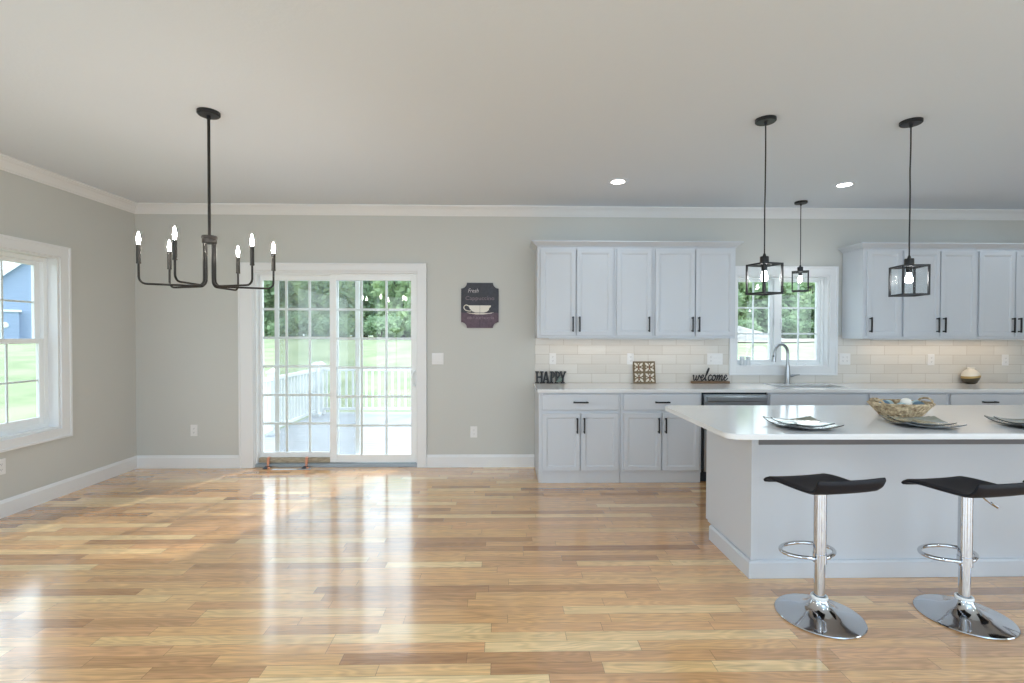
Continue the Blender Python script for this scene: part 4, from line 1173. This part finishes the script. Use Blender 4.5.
# ------------------------------------------------------------------ HAPPY letters
t = thing('letter_sign', 'black HAPPY letter sign standing on the worktop below the left wall cabinet', 'sign', (0.362, -0.035, 0.9142))
LH, y0, y1 = 0.128, -0.012, 0.012
def bar2(bm, p, q, w):
    p, q = Vector(p), Vector(q); d = (q - p).normalized(); n_ = Vector((-d.y, d.x)) * w / 2
    prism(bm, [tuple(p - n_), tuple(q - n_), tuple(q + n_), tuple(p + n_)], 'y', y0, y1)
def serif(bm, x0, x1, z0, z1): prism(bm, [(x0, z0), (x1, z0), (x1, z1), (x0, z1)], 'y', y0 - 0.0006, y1 + 0.0006)
sh_ = 0.013
bm = NB()
for x in (0.022, 0.072): bar2(bm, (x, 0.0005), (x, LH), 0.020)
bar2(bm, (0.03, 0.066), (0.066, 0.066), 0.014)
for z in (0.0, LH - sh_): serif(bm, 0.003, 0.042, z, z + sh_); serif(bm, 0.054, 0.092, z, z + sh_)
link('letter_h', bm, M['letter'], t)
bm = NB(); bar2(bm, (0.092, 0.0005), (0.118, LH - 0.002), 0.015); bar2(bm, (0.147, 0.0005), (0.120, LH - 0.002), 0.022); bar2(bm, (0.100, 0.042), (0.137, 0.042), 0.012)
serif(bm, 0.0925, 0.108, 0, sh_); serif(bm, 0.126, 0.160, 0, sh_); link('letter_a', bm, M['letter'], t)
for xo in (0.160, 0.214):
    bm = NB(); bar2(bm, (xo + 0.018, 0.0005), (xo + 0.018, LH), 0.020)
    serif(bm, xo + 0.0005, xo + 0.038, 0, sh_); serif(bm, xo + 0.0005, xo + 0.034, LH - sh_, LH)
    ring = []
    for q in range(13):
        a = R(90 - 180 * q / 12); ring.append((xo + 0.030 + 0.027 * math.cos(a), LH - 0.036 + 0.0355 * math.sin(a)))
    inn = [(xo + 0.030 + 0.010 * math.cos(R(90 - 180 * q / 12)), LH - 0.036 + 0.024 * math.sin(R(90 - 180 * q / 12))) for q in range(13)]
    for q in range(12): prism(bm, [ring[q], ring[q + 1], inn[q + 1], inn[q]], 'y', y0, y1)
    prism(bm, [(xo + 0.026, LH), (xo + 0.031, LH), (xo + 0.031, LH - 0.012), (xo + 0.026, LH - 0.012)], 'y', y0, y1)
    link('letter_p', bm, M['letter'], t)
bm = NB(); bar2(bm, (0.300, 0.0005), (0.300, 0.058), 0.020); bar2(bm, (0.300, 0.055), (0.276, LH - 0.002), 0.020); bar2(bm, (0.300, 0.055), (0.326, LH - 0.002), 0.015)
serif(bm, 0.280, 0.320, 0, sh_); serif(bm, 0.268, 0.290, LH - sh_, LH); serif(bm, 0.314, 0.338, LH - sh_, LH); link('letter_y', bm, M['letter'], t)
bm = NB(); leafp = [(0.225, 0.016), (0.240, 0.032), (0.252, 0.052), (0.268, 0.074), (0.284, 0.066), (0.292, 0.046), (0.284, 0.024), (0.262, 0.012), (0.242, 0.012)]
prism(bm, leafp, 'y', -0.020, -0.0135); link('leaf_ornament', bm, M['sage'], t)

# ------------------------------------------------------------------ square tile art
t = thing('tile_art', 'small square wooden art piece with four patterned tiles leaning on the backsplash', 'decoration', (1.548, -0.055, 0.9145), 0)
t.rotation_euler = (R(-9), 0, 0)
S = 0.238
bm = NB(); box(bm, (-S / 2, 0.002, 0.0), (S / 2, 0.012, S)); link('backing', bm, M['artwood'], t)
bm = NB(); frame_rect(bm, -S / 2, S / 2, 0.0, S, 0.010, -0.008, 0.0019, 0.001); box(bm, (-0.005, -0.007, 0.0101), (0.005, 0.0018, S - 0.0101)); box(bm, (-S / 2 + .0101, -0.0068, S / 2 - 0.005), (-0.0051, 0.0017, S / 2 + 0.005)); box(bm, (0.0051, -0.0068, S / 2 - 0.005), (S / 2 - .0101, 0.0017, S / 2 + 0.005)); link('frame', bm, M['artwood'], t)
for sx in (-1, 1):
    for sz in (0, 1):
        c0, c1 = sx * S / 4, S / 4 + sz * S / 2 + (0.002 if not sz else -0.002)
        bm = NB()
        for q in range(4):      # diagonal petals
            a = R(45 + 90 * q); d = Vector((math.cos(a), math.sin(a))); n_ = Vector((-d.y, d.x))
            c_ = Vector((c0, c1))
            P = [c_ + d * 0.012, c_ + d * 0.032 + n_ * 0.012, c_ + d * 0.052 + n_ * 0.010, c_ + d * 0.066, c_ + d * 0.052 - n_ * 0.010, c_ + d * 0.032 - n_ * 0.012]
            prism(bm, [tuple(p) for p in P], 'y', -0.003, 0.0015)
            a = R(90 * q); d = Vector((math.cos(a), math.sin(a))); n_ = Vector((-d.y, d.x))
            P = [c_ + d * 0.026, c_ + d * 0.036 + n_ * 0.007, c_ + d * 0.046, c_ + d * 0.036 - n_ * 0.007]
            prism(bm, [tuple(p) for p in P], 'y', -0.003, 0.0015)
        p_ = link('tile_motif', bm, M['artwhite'], t)
        bm = NB(); prism(bm, [(c0 - 0.006, c1 - 0.030), (c0 + 0.006, c1 - 0.030), (c0 + 0.0085, c1), (c0 + 0.004, c1 + 0.014), (c0 - 0.004, c1 + 0.014), (c0 - 0.0085, c1)], 'y', -0.0042, -0.0031); link('rust_centre', bm, M['rust'], p_)

# ------------------------------------------------------------------ welcome sign
t = thing('welcome_sign', 'black script welcome sign on a brown wooden base beside the window', 'sign', (2.262, -0.055, 0.9142))
bm = NB(); box(bm, (-0.205, -0.025, 0), (0.205, 0.025, 0.026), 0.004); link('base', bm, M['walnut'], t)
strokes = [  # x, z in letter units (x-height 1), pen path of the joined word
 [(0.0, .75), (.15, .95), (.22, .4), (.35, .05), (.6, .25), (.72, .9), (.68, .35), (.85, .05), (1.1, .3), (1.22, .95), (1.4, .75), (1.55, .5)],
 [(1.5, .45), (1.9, .55), (2.1, .85), (1.9, 1.0), (1.68, .7), (1.7, .25), (1.95, .03), (2.3, .3)],
 [(2.3, .3), (2.75, 1.2), (2.98, 2.0), (2.85, 2.15), (2.62, 1.5), (2.5, .6), (2.6, .08), (2.85, .15)],
 [(3.65, .8), (3.5, 1.0), (3.22, .85), (3.1, .45), (3.25, .06), (3.55, .1), (3.8, .35)],
 [(4.25, 1.0), (3.98, .85), (3.88, .4), (4.05, .05), (4.35, .15), (4.5, .6), (4.35, .98), (4.2, .9), (4.5, .75), (4.75, .85)],
 [(4.75, .85), (4.9, .95), (4.85, .5), (4.75, .05), (4.95, .6), (5.2, .98), (5.3, .8), (5.22, .05), (5.42, .6), (5.68, .98), (5.8, .75), (5.72, .2), (5.85, .05), (6.1, .3)],
 [(6.1, .3), (6.45, .55), (6.65, .85), (6.45, 1.0), (6.22, .7), (6.25, .25), (6.5, .03), (6.85, .3), (6.95, .45)]]
bm = NB(); sx_, sz_ = 0.385 / 6.95, 0.062
for S_ in strokes:
    tube(bm, bez([((x + 0.16 * z) * sx_ - 0.197, 0, 0.030 + z * sz_) for x, z in S_], 6), 0.0062, 8)
link('script_word', bm, M['letter'], t, smooth=True)

# ------------------------------------------------------------------ round vase, canisters on the sill
t = thing('round_vase', 'round cream vase with a gold band and dark base on the worktop', 'vase', (5.110, -0.085, 0.9142)); t.location.z = 0.9144
prof = [(0.0, 0.0), (0.050, 0.0), (0.070, 0.014), (0.092, 0.045), (0.103, 0.075), (0.104, 0.085), (0.102, 0.098), (0.088, 0.135), (0.060, 0.160), (0.040, 0.170), (0.036, 0.176), (0.043, 0.186), (0.040, 0.190), (0.030, 0.186), (0.028, 0.165)]
prof = [(r * 0.80, z * 0.92) for r, z in prof]
def slant(bm):     # the bands of colour run round the vase on a slant
    for v in bm.verts:
        w = max(0, min(1, (v.co.z - 0.014) / 0.03)) * max(0, min(1, (0.112 - v.co.z) / 0.03))
        v.co.z += 0.16 * v.co.x * w
bm = NB(); lathe(bm, prof[:5], 40); slant(bm); link('dark_base', bm, M['vasedark'], t, smooth=True)
bm = NB(); lathe(bm, prof[4:7], 40); slant(bm); link('gold_band', bm, M['vasegold'], t, smooth=True)
bm = NB(); lathe(bm, prof[6:], 40); slant(bm); link('body', bm, M['vasewhite'], t, smooth=True)
for x, lab in ((2.655, 'pale grey canister on the window sill, the one nearer the left casing'), (2.722, 'pale grey canister on the window sill, the one nearer the tap')):
    t = thing('canister', lab, 'canister', (x, 0.040, KZ0 + 0.0148), 0, 'canisters on the sill')
    bm = NB(); cyl(bm, (0, 0), 0.025, 0, 0.078, 24, bev=0.003); link('body', bm, M['canister'], t, smooth=True)
    bm = NB(); cyl(bm, (0, 0), 0.0255, 0.0785, 0.098, 24, bev=0.004); link('lid', bm, M['vinyl'], t, smooth=True)

# ------------------------------------------------------------------ plates and basket on the island
def curved_plate(bm, s, rise, th, n=16):
    """square dish with its corners curving up"""
    top, bot = [], []
    for i in range(n + 1):
        a, b = [], []
        for j in range(n + 1):
            u, v = -1 + 2 * i / n, -1 + 2 * j / n
            z = rise * ((u * u + v * v) / 2) ** 1.5
            kx = u * s / 2 * (1 - 0.03 * v * v); ky = v * s / 2 * (1 - 0.03 * u * u)
            a.append(bm.verts.new((kx, ky, z + th))); b.append(bm.verts.new((kx, ky, z)))
        top.append(a); bot.append(b)
    for i in range(n):
        for j in range(n):
            f = bm.faces.new((top[i][j], top[i + 1][j], top[i + 1][j + 1], top[i][j + 1])); f.material_index = 0
            f = bm.faces.new((bot[i][j], bot[i][j + 1], bot[i + 1][j + 1], bot[i + 1][j])); f.material_index = 1
    ed = [[(i, 0) for i in range(n + 1)], [(n, j) for j in range(n + 1)], [(i, n) for i in range(n, -1, -1)], [(0, j) for j in range(n, -1, -1)]]
    for e in ed:
        for p, q in zip(e, e[1:]):
            f = bm.faces.new((top[p[0]][p[1]], bot[p[0]][p[1]], bot[q[0]][q[1]], top[q[0]][q[1]])); f.material_index = 1
def plate_pair(x, y, rz, where):
    bm = NB(); curved_plate(bm, 0.300, 0.030, 0.006)
    o = link('square_plate', bm, [M['plate'], M['platedark']], None, (x, y, ZT + 0.0003), rz, smooth=True)
    tag(o, 'large grey-green square plate lying on the island top ' + where, 'plate', 'large square plates')
    bm = NB(); curved_plate(bm, 0.235, 0.022, 0.005)
    o = link('square_plate', bm, [M['plate'], M['platedark']], None, (x + 0.005, y + 0.005, ZT + 0.0105), rz + R(4), smooth=True)
    tag(o, 'small square plate stacked on the large plate ' + where, 'plate', 'small square plates')
plate_pair(1.715, -2.565, R(0), 'at the left end of the island')
plate_pair(2.440, -2.530, R(-14), 'in front of the basket')
plate_pair(3.050, -2.580, R(-14), 'at the right edge of the photo')

BX, BY = 2.600, -2.190
t = thing('basket', 'oval woven seagrass basket with two loop handles holding balls on the island', 'basket', (BX, BY, ZT + 0.0012), R(4))
bm = NB(); n = 72
def ov(f, k): # oval at height fraction f
    a = 0.122 + 0.070 * f; b = 0.082 + 0.052 * f
    w = 1 + 0.016 * math.sin(k * 11 * 2 * PI / n * 1.0) * (1 if int(f * 10) % 2 else -1)
    th = 2 * PI * k / n
    return Vector((a * w * math.cos(th), b * w * math.sin(th), 0))
layers = 9
for i in range(layers):
    f = i / (layers - 1)
    tube(bm, [ov(f, k) + Vector((0, 0, 0.0085 + 0.074 * f + 0.0015 * math.sin(k * 1.9 + i * 2.1))) for k in range(n)], 0.0062, 6, closed=True)
for k in range(0, n, 2):
    tube(bm, [ov(0, k) * 1.03 + Vector((0, 0, 0.006)), ov(0.5, k + 1) * 1.035 + Vector((0, 0, 0.043)), ov(1, k + 2) * 1.03 + Vector((0, 0, 0.084))], 0.0052, 5)
link('body', bm, M['basket'], t)
bm = NB(); lathe(bm, [(0, 0.0), (0.9, 0.0), (1.0, 0.004), (0.9, 0.008), (0, 0.008)], 32)
for v in bm.verts: v.co.x *= 0.138; v.co.y *= 0.088
link('bottom', bm, M['basket'], t)
for s in (-1, 1):
    bm = NB()
    tube(bm, bez([(s * 0.164, -0.062, 0.078), (s * 0.176, -0.045, 0.102), (s * 0.178, -0.005, 0.112), (s * 0.178, 0.038, 0.102), (s * 0.172, 0.050, 0.078)], 6), 0.0062, 7); link('handle', bm, M['basket'], t)
balls = [(0.015, -0.025, 0.086, 0.032, 'ballwhite', 'white ball on top of the heap in the seagrass basket'),
         (-0.105, 0.01, 0.066, 0.034, 'ballblue', 'slate blue ball at the left end of the seagrass basket'),
         (-0.045, -0.055, 0.062, 0.031, 'ballpale', 'pale aqua ball in the middle of the seagrass basket beside the white ball'),
         (0.075, -0.055, 0.066, 0.034, 'ballblue', 'slate blue ball just right of the white ball in the basket'),
         (0.108, -0.005, 0.070, 0.030, 'ballpale', 'pale aqua ball by the right handle of the seagrass basket'),
         (-0.035, 0.055, 0.062, 0.032, 'ballpale', 'pale aqua ball at the back of the seagrass basket'),
         (0.085, 0.050, 0.066, 0.034, 'ballblue', 'slate blue ball at the back of the seagrass basket')]
for x, y, z, r, m_, lab in balls:
    c, s = math.cos(R(4)), math.sin(R(4))
    bm = NB(); sphere(bm, (0, 0, 0), r, 24, 16)
    tag(link('decor_ball', bm, M[m_], None, (BX + c * x - s * y, BY + s * x + c * y, ZT + z), smooth=True), lab, 'ball', 'balls in the basket')

# ------------------------------------------------------------------ orange clips and strips at the foot of the door
def clip(label, x):
    t = thing('orange_clip', label, 'clip', (x, -0.012, 0.0005), 0, 'orange clips at the door')
    bm = NB(); prism(bm, [(0.010, 0.010), (0.034, 0.016), (0.036, 0.094), (0.056, 0.100), (0.056, 0.107), (0.028, 0.104), (0.024, 0.024), (0.008, 0.018)], 'x', -0.012, 0.012); link('arm', bm, M['orange'], t)
    bm = NB(); prism(bm, [(-0.055, 0.0), (0.010, 0.0), (0.020, 0.006), (0.012, 0.016), (-0.045, 0.009)], 'x', -0.022, 0.022); link('foot', bm, M['gap'], t)
    bm = NB(); cyl(bm, (0.035, -0.035), 0.014, 0.0, 0.016, 16, bev=0.003); link('pad', bm, M['orange'], t, smooth=True)
    return t
# the clips hook over the wooden strip at the foot of the fixed panel
clip('orange clip hooked on the door sill, the one nearer the left casing', -2.515)
clip('orange clip hooked on the door sill, the one in the middle of the fixed panel', -2.105)
bm = NB(); box(bm, (-2.43, -0.095, 0.0003), (-2.17, -0.055, 0.0022), 0.0005); tag(link('plastic_strip', bm, M['film']), 'pale translucent strip lying on the floor between the orange clips', 'strip')
bm = NB(); box(bm, (-2.165, -0.090, 0.0003), (-2.03, -0.050, 0.0032), 0.0005); tag(link('plastic_strip', bm, M['greystrip']), 'short grey strip lying on the floor beside the second orange clip', 'strip')

# ------------------------------------------------------------------ added uplighters, unseen behind the camera, to fill the room with light
def uplighter(label, x, y, power):  # added fill lamp, unseen, throwing light onto the ceiling
    t = thing('fill_lamp', label, 'lamp', (x, y, 0), 0, 'added fill uplighters')
    bm = NB(); lathe(bm, [(0, 0.0005), (0.15, 0.0005), (0.15, 0.015), (0.13, 0.025), (0.02, 0.03), (0, 0.03)], 40); link('base', bm, M['black'], t, smooth=True)
    bm = NB(); cyl(bm, (0, 0), 0.012, 0.0305, 1.47, 16); link('pole', bm, M['black'], t, smooth=True)
    bm = NB(); lathe(bm, [(0.02, 1.471), (0.08, 1.485), (0.15, 1.53), (0.18, 1.58), (0.176, 1.58), (0.145, 1.535), (0.075, 1.492), (0.0, 1.485)], 40); link('bowl', bm, M['vinyl'], t, smooth=True)
    light('lamp', 'AREA', (0, 0, 1.54), power, UP_COLOR, t, 0.24, (PI, 0, 0))
uplighter('added fill uplighter, unseen at the left side of the living area', -2.5, -6.3, UP_POWER * 0.80)
uplighter('added fill uplighter, unseen at the right side of the living area', 3.1, -6.3, UP_POWER * 0.70)

# added globe lamp, unseen, giving frontal fill from behind the camera
t = thing('fill_globe', 'added fill globe on a pole, unseen behind the photographer', 'lamp', (0.6, -6.1, 0))
bm = NB(); lathe(bm, [(0, 0.0005), (0.14, 0.0005), (0.14, 0.014), (0.12, 0.022), (0.02, 0.028), (0, 0.028)], 40); link('base', bm, M['black'], t, smooth=True)
bm = NB(); cyl(bm, (0, 0), 0.012, 0.0285, 1.44, 16); link('pole', bm, M['black'], t, smooth=True)
bm = NB(); sphere(bm, (0, 0, 1.60), 0.158, 32, 20); link('globe', bm, M['globe'], t, smooth=True)
